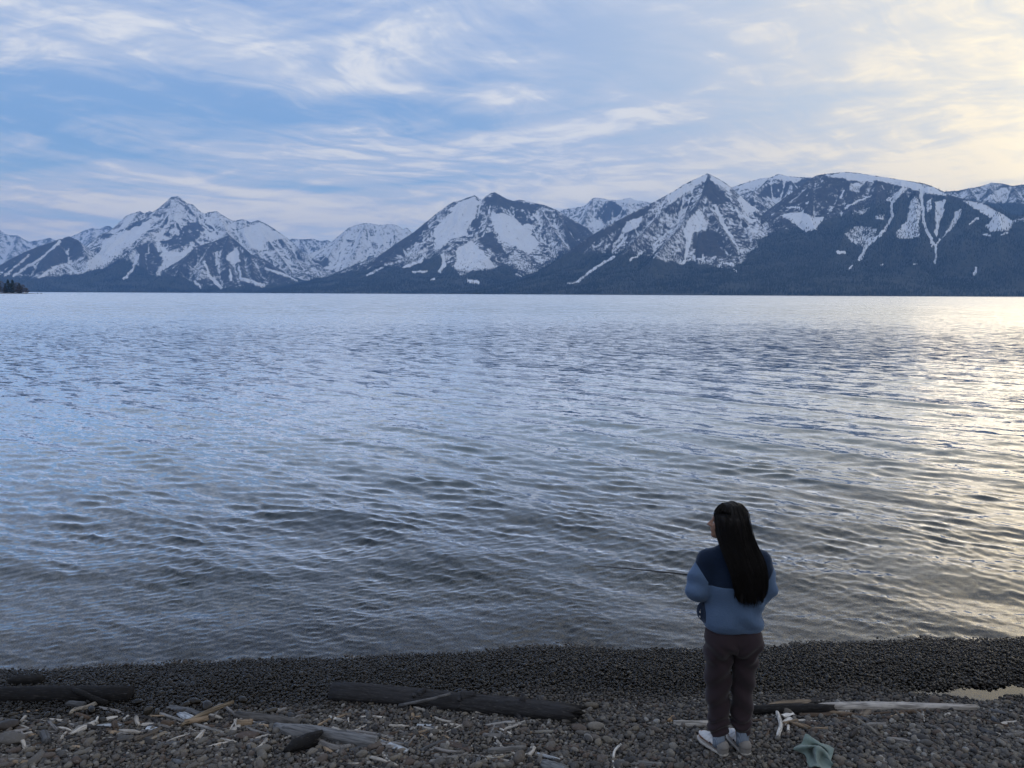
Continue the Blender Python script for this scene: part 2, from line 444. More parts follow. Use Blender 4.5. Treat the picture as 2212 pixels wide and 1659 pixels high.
# back range right of the big peak
mountain('mountain', Z1, [
    [(1700, 520, 17.5), (1780, 470), (1820, 455), (1870, 460), (1950, 456), (1990, 470), (2040, 464), (2060, 478), (2150, 520), (2250, 600)],
    [(1870, 460, 17.5), (1890, 530, 17), (1920, 620, 16.5)], [(2040, 464, 17.5), (2010, 540, 17), (1960, 620, 16.5)]],
    [(1600, 700), (2300, 700)], 0.46, seed=5, dx=13, dy=20)
# the big pointed massif on the left
mountain('mountain', Z1, [
    [(560, 560, 13.9), (640, 465, 14.1), (700, 400, 14.2), (740, 365, 14.2), (790, 310, 14.2), (830, 295, 14.1), (870, 283, 14.1), (895, 298), (935, 283), (955, 297), (985, 280, 14), (1040, 225), (1065, 197), (1105, 190), (1140, 215), (1165, 237), (1195, 240), (1230, 275), (1270, 300), (1300, 290), (1345, 283), (1400, 318), (1440, 340), (1460, 345), (1510, 332), (1560, 355), (1605, 340), (1650, 360), (1700, 390), (1750, 425), (1800, 460), (1870, 530, 13.6), (1950, 620, 13.2), (2010, 700, 12.8)],
    [(-380, 690, 12.2), (-150, 655, 12.3), (0, 622, 12.4), (50, 590, 12.5), (150, 540, 12.6), (250, 500, 12.8), (350, 465, 12.9), (430, 440, 13.0), (480, 462, 12.9), (520, 512, 12.6), (545, 600, 12.1), (545, 680, 11.6)],
    [(350, 465, 12.9), (330, 560, 12.3), (250, 660, 11.6)], [(150, 540, 12.6), (100, 620, 12.1), (0, 690, 11.5)],
    [(870, 283, 14.1), (790, 400, 13.6), (700, 480, 13.2), (640, 560, 12.9), (620, 640, 12.4)],
    [(1105, 190, 14), (1060, 290, 13.7), (1000, 380, 13.4), (930, 420, 13.1), (850, 500, 12.7), (800, 560, 12.4), (700, 630, 12.0), (560, 700, 11.5)],
    [(930, 420, 13.1), (960, 520, 12.7), (1000, 600, 12.3), (960, 680, 11.8)], [(850, 500, 12.7), (880, 590, 12.2), (900, 680, 11.7)],
    [(1195, 240, 14), (1230, 350, 13.6), (1240, 430, 13.3), (1200, 500, 12.9)], [(1060, 290, 13.7), (1130, 400, 13.3), (1100, 470, 13.0)],
    [(1345, 283, 14), (1390, 370, 13.6), (1420, 435, 13.2)],
    [(1605, 340, 14), (1640, 430, 13.7), (1690, 500, 13.4), (1760, 590, 13), (1830, 690, 12.4)], [(1510, 332, 14), (1520, 420, 13.6), (1560, 500, 13.2), (1640, 600, 12.7)],
    [(1700, 390, 14), (1780, 500, 13.6), (1860, 620, 13)]],
    [(-300, 700), (0, 690), (90, 700), (240, 712), (470, 690), (640, 655), (760, 590), (830, 610), (860, 640), (930, 685), (1000, 698), (1100, 660), (1200, 700), (1300, 700), (1500, 700), (1640, 690), (1850, 728), (2100, 730)], 0.47,
    snow=[[(640, 470), (700, 440), (800, 400), (950, 330), (940, 400), (850, 470), (760, 540), (690, 600), (600, 650), (490, 680), (540, 600), (620, 540), (630, 500)],
          [(740, 380), (800, 310), (860, 300), (790, 380), (720, 430)],
          [(990, 480), (1040, 530), (1130, 545), (1210, 480), (1200, 520), (1140, 590), (1090, 650), (1000, 692), (960, 675), (1010, 610), (1005, 540)],
          [(975, 420), (1000, 410), (1000, 500), (975, 490)],
          [(1490, 400), (1560, 380), (1620, 350), (1700, 395), (1780, 455), (1700, 470), (1650, 480), (1640, 540), (1560, 520), (1520, 470)],
          [(1270, 390), (1350, 430), (1400, 445), (1310, 470), (1270, 430)], [0.6, (1030, 270), (1090, 215), (1130, 240), (1180, 300), (1120, 360), (1040, 340)],
          [0.6, (1290, 310), (1345, 290), (1420, 330), (1480, 370), (1440, 420), (1330, 380)]],
    dark=[[(1060, 520), (1180, 480), (1240, 440), (1255, 370), (1180, 350), (1100, 430), (1040, 470)], [(780, 400), (860, 345), (920, 330), (880, 390), (800, 415)],
          [(-100, 650), (0, 625), (150, 545), (300, 490), (430, 445), (500, 480), (520, 560), (420, 600), (200, 680)], [(850, 520), (930, 470), (1000, 560), (1000, 610), (960, 670), (880, 660)]],
    chutes=[(11, (370, 480), (240, 590), (90, 685)), (9, (360, 630), (240, 700)), (12, (860, 560), (820, 660), (770, 710)), (14, (455, 652), (490, 672)), (9, (180, 560), (30, 690))], seed=11)
# dark wooded rib standing in front of it
mountain('mountain', Z1, [
    [(940, 730, 10.9), (1020, 680, 11.2), (1130, 605, 11.6), (1220, 505, 12.0), (1330, 472, 12.2), (1420, 435, 12.4), (1470, 470, 12.3), (1560, 550, 12.0), (1650, 620, 11.7), (1750, 690, 11.3), (1850, 740, 10.9)],
    [(1420, 435, 12.4), (1400, 560, 11.8), (1440, 700, 11.1)], [(1330, 472, 12.2), (1280, 580, 11.6), (1240, 700, 11.0)], [(1560, 550, 12.0), (1560, 640, 11.5), (1600, 735, 10.9)], [(1130, 605, 11.6), (1120, 690, 11.1)], [(1480, 480, 12.3), (1490, 600, 11.7), (1540, 720, 11)]],
    [(900, 720), (1100, 700), (1170, 720), (1230, 765), (1400, 772), (1640, 762), (1850, 735)], 0.30,
    snow=[[(1430, 540), (1480, 510), (1500, 600), (1440, 625), (1400, 570)], [0.5, (1180, 640), (1260, 600), (1300, 700), (1230, 730)]],
    chutes=[(10, (1270, 600), (1300, 690), (1380, 770)), (8, (1350, 540), (1345, 620)), (10, (1430, 650), (1440, 710)), (16, (1500, 705), (1640, 750)), (12, (1330, 710), (1370, 760)), (10, (1650, 640), (1750, 675), (1850, 722)), (9, (1210, 720), (1250, 765)), (8, (1480, 620), (1500, 700))], seed=17)
# snowy rounded peak in the gap
mountain('mountain', Z2, [
    [(-330, 720, 14.0), (-250, 690, 14.2), (-150, 560, 14.6), (-60, 520, 14.8), (0, 480, 15), (50, 440), (110, 390), (160, 370), (220, 358), (260, 362), (300, 370), (350, 366), (400, 365), (440, 385), (455, 400), (475, 385), (515, 435), (600, 520), (700, 620)],
    [(220, 358, 15), (180, 480, 14.4), (120, 600, 13.8), (60, 700, 13.2)], [(300, 370, 15), (330, 480, 14.5), (270, 600, 13.9)], [(110, 390, 15), (20, 520, 14.4), (-60, 640, 13.7)], [(440, 385, 15), (420, 480, 14.6), (380, 560, 14.2)]],
    [(-330, 700), (-100, 690), (50, 702), (200, 650), (300, 600), (500, 500)], 0.56, dark=[[(-330, 720), (-100, 600), (-40, 560), (0, 600), (-60, 700)]],
    chutes=[(16, (90, 480), (60, 600), (30, 690)), (16, (-90, 660), (-10, 640)), (14, (300, 440), (370, 520)), (12, (180, 560), (130, 670))], seed=23)
# flat-topped snow peak behind
mountain('mountain', Z2, [
    [(1250, 420, 14.5), (1380, 310, 14.5), (1440, 275), (1500, 265), (1560, 258), (1600, 240), (1635, 202), (1670, 200), (1750, 215), (1800, 215), (1860, 200), (1900, 215), (2000, 232), (2150, 300), (2300, 380)],
    [(1635, 202, 14.5), (1600, 290, 14.1), (1580, 350, 13.7)], [(1860, 200, 14.5), (1840, 300, 14), (1800, 380, 13.6)], [(1750, 215, 14.5), (1700, 300, 14.1), (1720, 380, 13.7)]],
    [(1200, 420), (1500, 520), (2300, 520)], 0.50, snow=[[(1640, 204), (1750, 217), (1860, 202), (2000, 234), (1900, 245), (1780, 228), (1680, 225)], [(1600, 370), (1650, 330), (1720, 370), (1700, 390), (1620, 390)]],
    dark=[[(1680, 270), (1740, 225), (1800, 250), (1840, 300), (1720, 350), (1650, 320)]], seed=29)
# twin-topped massif in the middle
mountain('mountain', Z2, [
    [(-300, 790, 9.6), (-60, 765, 9.9), (100, 700, 10.2), (210, 640, 10.5), (320, 550, 10.8), (420, 480, 11.0), (520, 415, 11.2), (600, 350, 11.4), (660, 300, 11.5), (720, 255, 11.5), (770, 225), (820, 215), (850, 200), (900, 185), (920, 200), (950, 225), (960, 200), (1000, 170), (1025, 165), (1060, 185), (1100, 208), (1140, 220), (1180, 212), (1230, 222), (1290, 238), (1330, 245), (1400, 272), (1460, 310), (1530, 350), (1600, 390), (1680, 470), (1760, 560)],
    [(950, 225, 11.5), (925, 330, 11.1), (960, 400, 10.8), (1000, 470, 10.5), (1080, 560, 10.1), (1180, 640, 9.7), (1250, 700, 9.3)],
    [(960, 400, 10.8), (830, 490, 10.4), (700, 545, 10.1), (560, 640, 9.6)], [(1290, 238, 11.5), (1350, 350, 11.1), (1420, 450, 10.7), (1480, 550, 10.3)], [(1180, 212, 11.5), (1150, 320, 11.2), (1190, 390, 11.0)],
    [(600, 350, 11.4), (640, 460, 10.9), (590, 590, 10.3)], [(420, 480, 11.0), (480, 580, 10.5), (440, 660, 10)], [(1080, 560, 10.1), (1060, 640, 9.7), (1020, 720, 9.2)], [(830, 490, 10.4), (870, 600, 9.9), (900, 700, 9.3)], [(1400, 272, 11.5), (1460, 400, 11), (1540, 500, 10.6)]],
    [(-300, 760), (0, 690), (280, 650), (450, 640), (590, 605), (650, 565), (760, 640), (800, 680), (1000, 672), (1090, 630), (1200, 690), (1270, 690), (1320, 650), (1400, 600), (1500, 540), (1700, 500)], 0.42,
    snow=[[(640, 400), (740, 300), (850, 240), (920, 245), (900, 330), (850, 400), (870, 440), (760, 460), (690, 520), (640, 545), (650, 470)], [(720, 280), (800, 230), (890, 195), (940, 235), (900, 270), (800, 300)],
          [(770, 530), (870, 465), (930, 510), (1000, 590), (1035, 640), (950, 655), (800, 668), (760, 630), (790, 580)],
          [(1000, 290), (1100, 300), (1200, 370), (1265, 360), (1260, 440), (1305, 480), (1240, 560), (1150, 510), (1080, 480), (1030, 420), (1000, 350)],
          [0.52, (470, 530), (600, 470), (620, 520), (580, 600), (500, 620), (450, 637)], [0.55, (1100, 545), (1200, 580), (1260, 680), (1180, 660), (1110, 600)]],
    dark=[[(1120, 335), (1220, 330), (1260, 355), (1180, 392), (1130, 370)], [(930, 440), (1000, 420), (1060, 500), (1100, 560), (1020, 540), (950, 490)], [(870, 330), (950, 300), (920, 420), (880, 390)], [(960, 215), (1030, 180), (1140, 225), (1290, 250), (1280, 290), (1120, 260), (990, 250)], [(1440, 320), (1640, 400), (1600, 470), (1500, 540), (1470, 430)], [(200, 650), (420, 485), (600, 360), (610, 400), (480, 520), (300, 640)]],
    chutes=[(14, (700, 560), (710, 620), (680, 660)), (12, (590, 560), (560, 600), (460, 636)), (10, (520, 665), (600, 660)), (8, (625, 715), (650, 705)), (10, (1160, 680), (1195, 700)), (16, (860, 720), (920, 730)), (8, (230, 683), (320, 640))], seed=31, dx=10, dy=14)
# ridge behind the pyramid
mountain('mountain', Z3, [
    [(250, 330, 12), (380, 225, 12), (400, 212), (480, 185), (580, 157), (630, 155), (685, 130), (740, 145), (800, 150), (890, 153), (1000, 160), (1150, 220)],
    [(630, 155, 12), (570, 215, 11.6), (520, 250, 11.2)], [(740, 145, 12), (790, 230, 11.5), (820, 330, 11)], [(890, 153, 12), (880, 260, 11.5)]],
    [(200, 420), (700, 420), (1200, 420)], 0.46, snow=[[(400, 214), (480, 187), (580, 158), (630, 158), (560, 215), (470, 240)], [(600, 290), (700, 300), (740, 240), (780, 250), (740, 290), (640, 310)], [(640, 150), (690, 132), (740, 150), (800, 155), (860, 158), (800, 185), (700, 175)]],
    dark=[[(560, 270), (620, 200), (760, 190), (740, 240), (690, 280)], [(770, 190), (880, 165), (900, 300), (800, 350)]], seed=37, k=0.9)
# the pyramid
_gz = lambda x, y: ((x / 2.88 + 713.2 - 1443.9) * 2.88, (y / 2.88 + 356.6 - 329.2) * 2.88)
def G2(x, y, *km): return (*_gz(x, y), *km)
mountain('mountain', Z3, [
    [G2(750, 800, 7.4), G2(1000, 775, 7.9), G2(1150, 745, 8.3), G2(1280, 690, 8.6), G2(1450, 560, 8.9), G2(1600, 450, 9.1), G2(1700, 390, 9.2), G2(1850, 310, 9.4), G2(2000, 235, 9.5), G2(2100, 180, 9.6), G2(2212, 115, 9.7), (90, 200, 9.7), (160, 165, 9.8), (245, 128, 9.8), (300, 155, 9.8), (350, 185, 9.9), (400, 222, 9.9), (450, 280, 9.8), (520, 350, 9.6), (620, 440, 9.2), (720, 540, 8.7), (800, 640, 8.2), (900, 760, 7.6)],
    [(245, 128, 9.8), (245, 220, 9.5), (240, 320, 9.2), (300, 420, 8.9), (380, 540, 8.5), (440, 680, 8.0), (470, 800, 7.5)],
    [(245, 220, 9.5), (170, 330, 9.1), (90, 440, 8.7), (0, 540, 8.3), (-80, 650, 7.8)], [(240, 320, 9.2), (210, 460, 8.8), (190, 600, 8.3), (190, 720, 7.8)], [(90, 200, 9.7), (0, 330, 9.3), (-120, 460, 8.8), (-250, 590, 8.2)],
    [(350, 185, 9.9), (400, 330, 9.4), (500, 460, 9.0), (560, 600, 8.4)], [G2(1850, 310, 9.4), G2(1900, 430, 9.0), G2(1850, 560, 8.5)], [G2(1600, 450, 9.1), G2(1640, 560, 8.7), G2(1560, 680, 8.2)], [G2(2100, 180, 9.6), G2(2100, 330, 9.1), G2(2040, 480, 8.6)]],
    [G2(1000, 720), G2(1280, 640), G2(1450, 560), G2(1600, 560), G2(1750, 560), G2(1950, 570), G2(2212, 640), (100, 690), (400, 735), (500, 690), (600, 660), (700, 570), (900, 600)], 0.40,
    snow=[[(-10, 265), (90, 205), (160, 168), (240, 132), (235, 180), (150, 230), (0, 330)], [(252, 132), (330, 175), (392, 218), (370, 245), (300, 190), (262, 180)],
          [0.6, (110, 430), (190, 340), (250, 430), (250, 480), (160, 500), (120, 600), (90, 500)], [(440, 230), (520, 290), (570, 370), (470, 385), (430, 300)], [0.6, (400, 300), (450, 380), (560, 420), (520, 450), (430, 400)],
          [0.55, (440, 600), (600, 595), (590, 650), (470, 640)], [0.65, (630, 530), (740, 540), (700, 590), (650, 580)], [0.55, (480, 450), (620, 470), (640, 540), (500, 540)], [0.5, (10, 540), (90, 500), (110, 600), (40, 640)],
          [0.68] + [G2(*p) for p in ((1815, 400), (1850, 345), (1945, 315), (1930, 380), (1840, 425))], [0.5] + [G2(*p) for p in ((2000, 450), (2090, 390), (2080, 340), (2212, 250), (2212, 420), (2060, 500))]],
    dark=[[(240, 160), (330, 240), (380, 300), (300, 330), (230, 260), (200, 290)], [(160, 520), (260, 480), (330, 520), (360, 650), (160, 640)], [G2(*p) for p in ((1300, 690), (1600, 460), (1850, 320), (2000, 250), (1950, 320), (1700, 440), (1500, 600))]],
    chutes=[(12, (150, 470), (120, 600), (95, 685)), (13, (290, 330), (350, 470), (390, 520)), (10, (720, 632), (800, 600), (900, 545)), (12, G2(1540, 722), G2(1650, 640), G2(1765, 570)), (7, G2(1865, 592), G2(1955, 540)), (9, G2(1760, 545), G2(1840, 450)), (6, G2(2010, 500), G2(2090, 425)), (12, (390, 690), (420, 740)), (8, (120, 670), (220, 660)), (7, G2(1480, 740), G2(1545, 728))], seed=41, dx=8.5, dy=12, rib=0.8)
# far ridge at the right edge
mountain('mountain', Z3, [
    [(1500, 330, 12.5), (1650, 262, 12.5), (1720, 240), (1800, 235), (1870, 220), (1940, 208), (2010, 185), (2080, 190), (2140, 205), (2212, 195), (2350, 170), (2600, 230), (2800, 300)],
    [(1870, 220, 12.5), (1900, 300, 12)], [(2010, 185, 12.5), (1990, 260, 12.1), (2060, 330, 11.7)], [(2140, 205, 12.5), (2180, 300, 12)], [(2350, 170, 12.5), (2300, 300, 11.9)]],
    [(1400, 330), (2800, 330)], 0.43, snow=[0.6, (1960, 290), (2080, 210), (2120, 230), (2080, 310), (2000, 320)] and [[0.62, (1960, 290), (2080, 210), (2120, 230), (2080, 310), (2000, 320)]], seed=43)
# broad dome on the right
mountain('mountain', Z3, [
    [(680, 480, 9.3), (780, 330, 9.7), (850, 205, 9.8), (880, 162, 9.8), (920, 140, 9.8), (990, 130, 9.7), (1100, 118, 9.7), (1180, 125, 9.7), (1300, 145, 9.6), (1400, 160, 9.6), (1500, 175, 9.5), (1590, 190, 9.5), (1650, 212, 9.4), (1700, 235, 9.4), (1740, 262, 9.3), (1850, 290, 9.1), (1950, 312, 9.0), (2050, 352, 8.9), (2130, 388, 8.8), (2250, 400, 8.6), (2450, 460, 8.4), (2700, 560, 8)],
    [(920, 140, 9.8), (890, 260, 9.4), (870, 380, 9.0), (930, 500, 8.5), (960, 640, 7.9)], [(1100, 118, 9.7), (1150, 280, 9.2), (1120, 450, 8.6), (1060, 600, 7.9)], [(1300, 145, 9.6), (1290, 320, 9.0), (1330, 480, 8.4), (1300, 640, 7.7)], [(1450, 168, 9.5), (1440, 330, 9.0), (1400, 480, 8.4), (1400, 640, 7.7)], [(1540, 182, 9.5), (1540, 350, 8.9), (1560, 520, 8.2), (1520, 680, 7.5)],
    [(1610, 200, 9.4), (1640, 350, 8.9), (1640, 480, 8.4)], [(1720, 250, 9.3), (1750, 370, 8.9), (1730, 500, 8.4), (1720, 660, 7.7)], [(1850, 290, 9.1), (1860, 420, 8.6), (1830, 580, 7.9)], [(2050, 352, 8.9), (2080, 500, 8.2), (2050, 660, 7.5)], [(2250, 400, 8.6), (2280, 560, 7.9)], [(800, 330, 9.7), (760, 460, 9.2), (800, 560, 8.7), (830, 690, 8.0)]],
    [(600, 520), (800, 480), (950, 440), (1100, 400), (1300, 330), (1500, 300), (1700, 280), (1850, 320), (2212, 420), (2700, 560)], 0.27,
    snow=[[(960, 142), (1100, 119), (1300, 146), (1500, 176), (1650, 215), (1735, 258), (1720, 275), (1600, 255), (1450, 212), (1300, 180), (1200, 185), (1050, 160)],
          [0.62, (1530, 260), (1575, 330), (1560, 480), (1560, 535), (1420, 540), (1415, 490), (1480, 420), (1500, 320)], [0.62, (1600, 300), (1640, 280), (1640, 350), (1605, 390)], [0.68, (1650, 300), (1725, 295), (1720, 370), (1690, 430), (1672, 540), (1650, 500), (1660, 420)],
          [0.68, (1785, 370), (1832, 350), (1800, 440), (1730, 510), (1690, 552), (1740, 470)], [0.72, (1820, 295), (1950, 312), (2060, 370), (2150, 430), (2120, 490), (2000, 492), (1970, 460), (2010, 410), (1900, 350)],
          [0.5, (1090, 510), (1160, 450), (1300, 470), (1290, 530), (1220, 590), (1140, 570)], [0.75, (690, 385), (830, 365), (900, 400), (972, 400), (920, 480), (850, 500), (780, 440)], [0.5, (1120, 380), (1190, 350), (1270, 340), (1200, 390)], [0.52, (1280, 380), (1350, 380), (1340, 420), (1290, 420)],
          [0.6, (1340, 300), (1460, 215), (1500, 215), (1400, 320)], [0.55, (1130, 190), (1230, 180), (1170, 260), (1120, 240)], [0.55, (2120, 420), (2212, 400), (2230, 430), (2140, 440)]],
    chutes=[(15, (1575, 250), (1580, 340), (1590, 440), (1640, 560)), (10, (1690, 545), (1660, 580), (1665, 640), (1655, 690)), (9, (1650, 560), (1662, 590)), (13, (1460, 220), (1390, 320), (1390, 400), (1350, 480), (1230, 590), (1190, 665)), (11, (1050, 618), (1095, 625)), (10, (1135, 722), (1148, 705)), (10, (1905, 760), (1915, 712)), (8, (1870, 450), (1925, 410)), (10, (1960, 512), (2000, 515)), (8, (2070, 515), (2110, 500)), (7, (1320, 705), (1330, 700)), (6, (1525, 693), (1540, 692)), (7, (1100, 350), (1180, 300), (1260, 270)), (8, (1070, 280), (1090, 240)), (8, (860, 320), (870, 310)), (7, (740, 340), (830, 345)), (8, (1640, 585), (1650, 560))], seed=47, dx=8.5, dy=12, rib=0.65, k=0.85)

def build_forest():
    P = np.concatenate(FOREST); P[:, 2] -= 0.6
    bm = bmesh.new()
    for z0, z1, r in ((0.0, 0.55, 0.20), (0.32, 1.0, 0.14)):
        ring = [bm.verts.new((r * math.cos(a), r * math.sin(a), z0)) for a in np.linspace(0, 2 * math.pi, 5, endpoint=False)]; tip = bm.verts.new((0, 0, z1))
        for i in range(5): bm.faces.new((ring[i], ring[(i + 1) % 5], tip))
    me = bpy.data.meshes.new('conifer'); bm.to_mesh(me); bm.free()
    m, t, out = new_mat('far_conifers'); oi = t.new('ShaderNodeObjectInfo')
    b = principled(t, out, Base_Color=t.mix(t.add(t.mul(oi.outputs['Random'], 0.5), t.ramp(t.noise(oi.outputs['Location'], 0.0022, 3.0, 0.6), 0.35, 0.65, 0.0, 0.5)), (0.008, 0.014, 0.011), (0.044, 0.050, 0.034)), Roughness=0.9); b.inputs['Specular IOR Level'].default_value = 0.1
    me.materials.append(m)
    shapes = bpy.data.collections.new('conifer shape'); shapes.objects.link(bpy.data.objects.new('conifer_shape', me))
    pm = bpy.data.meshes.new('forest'); pm.vertices.add(len(P)); pm.vertices.foreach_set('co', P.astype(np.float32).ravel()); pm.materials.append(m)
    a = pm.attributes.new('rad', 'FLOAT', 'POINT'); a.data.foreach_set('value', _NR.uniform(13, 26, len(P)).astype(np.float32))
    o = bpy.data.objects.new('forest', pm); col.objects.link(o); o['kind'] = 'stuff'
    scatter(o, shapes)
    print('forest trees', len(P))

def scatter(o, shapes, names=('rad',)):
    """instances of the shapes on the points of o"""
    ng = bpy.data.node_groups.new('scatter', 'GeometryNodeTree')
    ng.interface.new_socket('Geometry', in_out='INPUT', socket_type='NodeSocketGeometry'); ng.interface.new_socket('Geometry', in_out='OUTPUT', socket_type='NodeSocketGeometry')
    gi, go = ng.nodes.new('NodeGroupInput'), ng.nodes.new('NodeGroupOutput')
    ip = ng.nodes.new('GeometryNodeInstanceOnPoints'); ci = ng.nodes.new('GeometryNodeCollectionInfo')
    ci.inputs['Collection'].default_value = shapes; ci.inputs['Separate Children'].default_value = True; ci.inputs['Reset Children'].default_value = True
    def na(nm, ty): q = ng.nodes.new('GeometryNodeInputNamedAttribute'); q.data_type = ty; q.inputs['Name'].default_value = nm; return [s for s in q.outputs if s.enabled and s.name == 'Attribute'][0]
    L = ng.links
    L.new(gi.outputs[0], ip.inputs['Points']); L.new(ci.outputs[0], ip.inputs['Instance']); ip.inputs['Pick Instance'].default_value = True
    if 'vid' in names: L.new(na('vid', 'INT'), ip.inputs['Instance Index'])
    if 'rot' in names: L.new(na('rot', 'FLOAT_VECTOR'), ip.inputs['Rotation'])
    L.new(na('rad', 'FLOAT'), ip.inputs['Scale']); L.new(ip.outputs[0], go.inputs[0])
    md = o.modifiers.new('scatter', 'NODES'); md.node_group = ng
build_forest()

# ------------------------------------------------------------------ beach, lake bed and lake
WATER_Z = -0.30
_SHORE_PX = [(-900, 1490), (-400, 1470), (0, 1450), (280, 1440), (560, 1430), (840, 1417), (1100, 1405), (1500, 1401), (1700, 1398), (1900, 1388), (2212, 1374), (2600, 1352), (3200, 1318)]
def on_plane(x, y, z):
    dv = pix_dir(x, y); s = (z - CAM_H) / dv[2]; return np.array([dv[0] * s, dv[1] * s, z])
_SH = np.array([on_plane(x, y, WATER_Z) for x, y in _SHORE_PX])
def shore_y(x):
    x = np.asarray(x, float)
    y = np.interp(x, _SH[:, 0], _SH[:, 1])
    return y + 0.018 * np.sin(x * 2.3 + 0.6) + 0.02 * np.sin(x * 5.1)
GROUND_OFF = 0.0
PUDDLE = on_plane(2100, 1493, -0.13)
def ground_z(x, y):
    x = np.asarray(x, float); y = np.asarray(y, float)
    s = shore_y(x) - y                                   # metres inland from the water line
    sp = np.maximum(s, 0)
    up = GROUND_OFF + WATER_Z + 0.115 * (1 - np.exp(-sp / 0.75)) + 0.084 * sp + 0.16 * np.maximum(sp - 2.9, 0) ** 1.15
    up = up - 0.035 * np.exp(-((sp - 1.25) / 0.3) ** 2) * smooth01(x, 0.8, 2.6)
    dn = WATER_Z + 0.16 * np.minimum(s, 0) + 0.02 * np.sin(x * 1.3 + y)* np.minimum(-np.minimum(s, 0), 1)
    dn = np.maximum(dn, -9.0)
    z = np.where(s > 0, up, dn)
    z = z + 0.012 * fbm(x * 1.4, y * 1.4, 3, 91) * smooth01(s, 0.1, 1.0)
    q = ((x - PUDDLE[0] - 0.22) / 0.60) ** 2 + ((y - PUDDLE[1] + 0.03 * np.sin(x * 9)) / (0.12 + 0.035 * np.sin(x * 14))) ** 2
    z = z - 0.062 * np.exp(-q * q * 0.6)
    return z
def ground_hit(x, y, lift=0.0):
    """frame position -> the point of the beach seen there"""
    dv = pix_dir(x, y); s = 5.0
    for _ in range(30):
        p = np.array([0, 0, CAM_H]) + dv * s
        s += (float(ground_z(p[0], p[1])) + lift - p[2]) / dv[2] * 0.8
    return np.array([0, 0, CAM_H]) + dv * s

def beach_material(name, k):
    m, t, out = new_mat(name)
    geo = t.new('ShaderNodeNewGeometry'); pos = geo.outputs['Position']
    v = t.voro(pos, 42.0); c_ = t.voro(pos, 42.0, out='Color'); r_, g_, b_ = t.sep(c_)
    base = t.cramp(r_, [(p, tuple(q * k for q in rgb)) for p, rgb in ((0.0, (0.035, 0.032, 0.028)), (0.5, (0.11, 0.098, 0.080)), (0.9, (0.19, 0.165, 0.13)), (1.0, (0.30, 0.27, 0.22)))])
    base = t.mix(t.ramp(v, 0.25, 0.65), base, (0.012, 0.011, 0.010))
    b = principled(t, out, Base_Color=base, Roughness=0.7)
    bump(t, b, t.math('SUBTRACT', 1.0, v), 0.8, 0.02)
    return m
def build_ground():
    xs = np.concatenate([-8 * 1.18 ** np.arange(16, 0, -1), np.arange(-8, 8.01, 0.1), 8 * 1.18 ** np.arange(1, 17)])
    for name, ss, mat, dz in (('beach', np.concatenate([-3.6 - 16 * np.linspace(1, 0, 40)[:-1] ** 1.5, np.arange(-3.6, 0.121, 0.06)]), beach_material('beach_gravel', 0.45), 0.012),
                              ('lake_bed', np.concatenate([np.arange(-0.06, 3.0, 0.06), 3.0 * 1.1 ** np.arange(0, 32)]), beach_material('lake_bed_gravel', 1.5), 0.020)):
        X, S = np.meshgrid(xs, ss); Y = shore_y(X) + S
        grid_obj(name, np.stack([X, Y, ground_z(X, Y) - dz], -1), mat, 'structure')
build_ground()

def waves(X, Y, seed=5):
    """wind waves as a sum of many short trains, mostly from far right; returns the moved points"""
    rng = random.Random(seed)
    X = X.astype(np.float32); Y = Y.astype(np.float32)
    Z = np.zeros_like(X); DX = np.zeros_like(X); DY = np.zeros_like(X)
    d = (Y - shore_y(X)).astype(np.float32)
    rngd = np.hypot(X, Y)
    shoal = 0.35 + 0.65 * smooth01(d, 0.0, 5.0)
    gust = 0.75 + 0.6 * fbm(X / 3.1, Y / 4.5, 3, seed + 9)
    gust2 = 0.75 + 0.8 * fbm(X / 1.1 + 30, Y / 1.5, 3, seed + 14)
    bend = 0.35 * fbm(X / 2.4, Y / 2.4, 2, seed + 3)
    def train(n, lmin, lmax, ang, spread, steep, g, w):
        for i in range(n):
            lam = lmin * (lmax / lmin) ** rng.random()
            th = R(ang + rng.gauss(0, spread)); kx, ky = math.cos(th), math.sin(th)
            k = 2 * math.pi / lam; ph = rng.random() * 6.283
            a = steep * lam / 6.283 * (0.5 + rng.random()) / math.sqrt(n)
            last = np.searchsorted(Y[:, 0], math.sqrt(lam * 2600 / 1.4)) + 1       # rows that can carry this length
            sl = slice(0, last)
            keep = smooth01(lam / (rngd[sl] ** 2 / 2600.0 + 0.004), 1.4, 3.6) * g[sl] * a
            arg = k * (kx * X[sl] + ky * Y[sl] + bend[sl] * w) + ph
            s, c_ = np.sin(arg), np.cos(arg)
            Z[sl] += keep * s
            DX[sl] += keep * c_ * kx; DY[sl] += keep * c_ * ky
    train(10, 1.2, 2.6, 47, 5, 0.085, gust, 0.8)
    train(12, 0.45, 1.0, 50, 8, 0.075, gust, 0.5)
    train(20, 0.16, 0.42, 58, 20, 0.20, gust2, 0.3)
    train(10, 0.30, 0.7, 108, 14, 0.08, gust2, 0.4)
    train(18, 0.07, 0.16, 70, 34, 0.32, gust2, 0.15)
    Z *= shoal; DX *= shoal; DY *= shoal
    # low swell running up the beach
    sw = np.sin(2 * math.pi * (d - 0.25 * np.sin(X * 0.55 + 1.0) + 0.12 * X) / 2.1 + 0.8)
    Z += 0.016 * np.clip(sw, -0.4, 1) * smooth01(d, 0.1, 0.9) * (1 - smooth01(d, 4.5, 9))
    return X + DX, Y + DY, Z

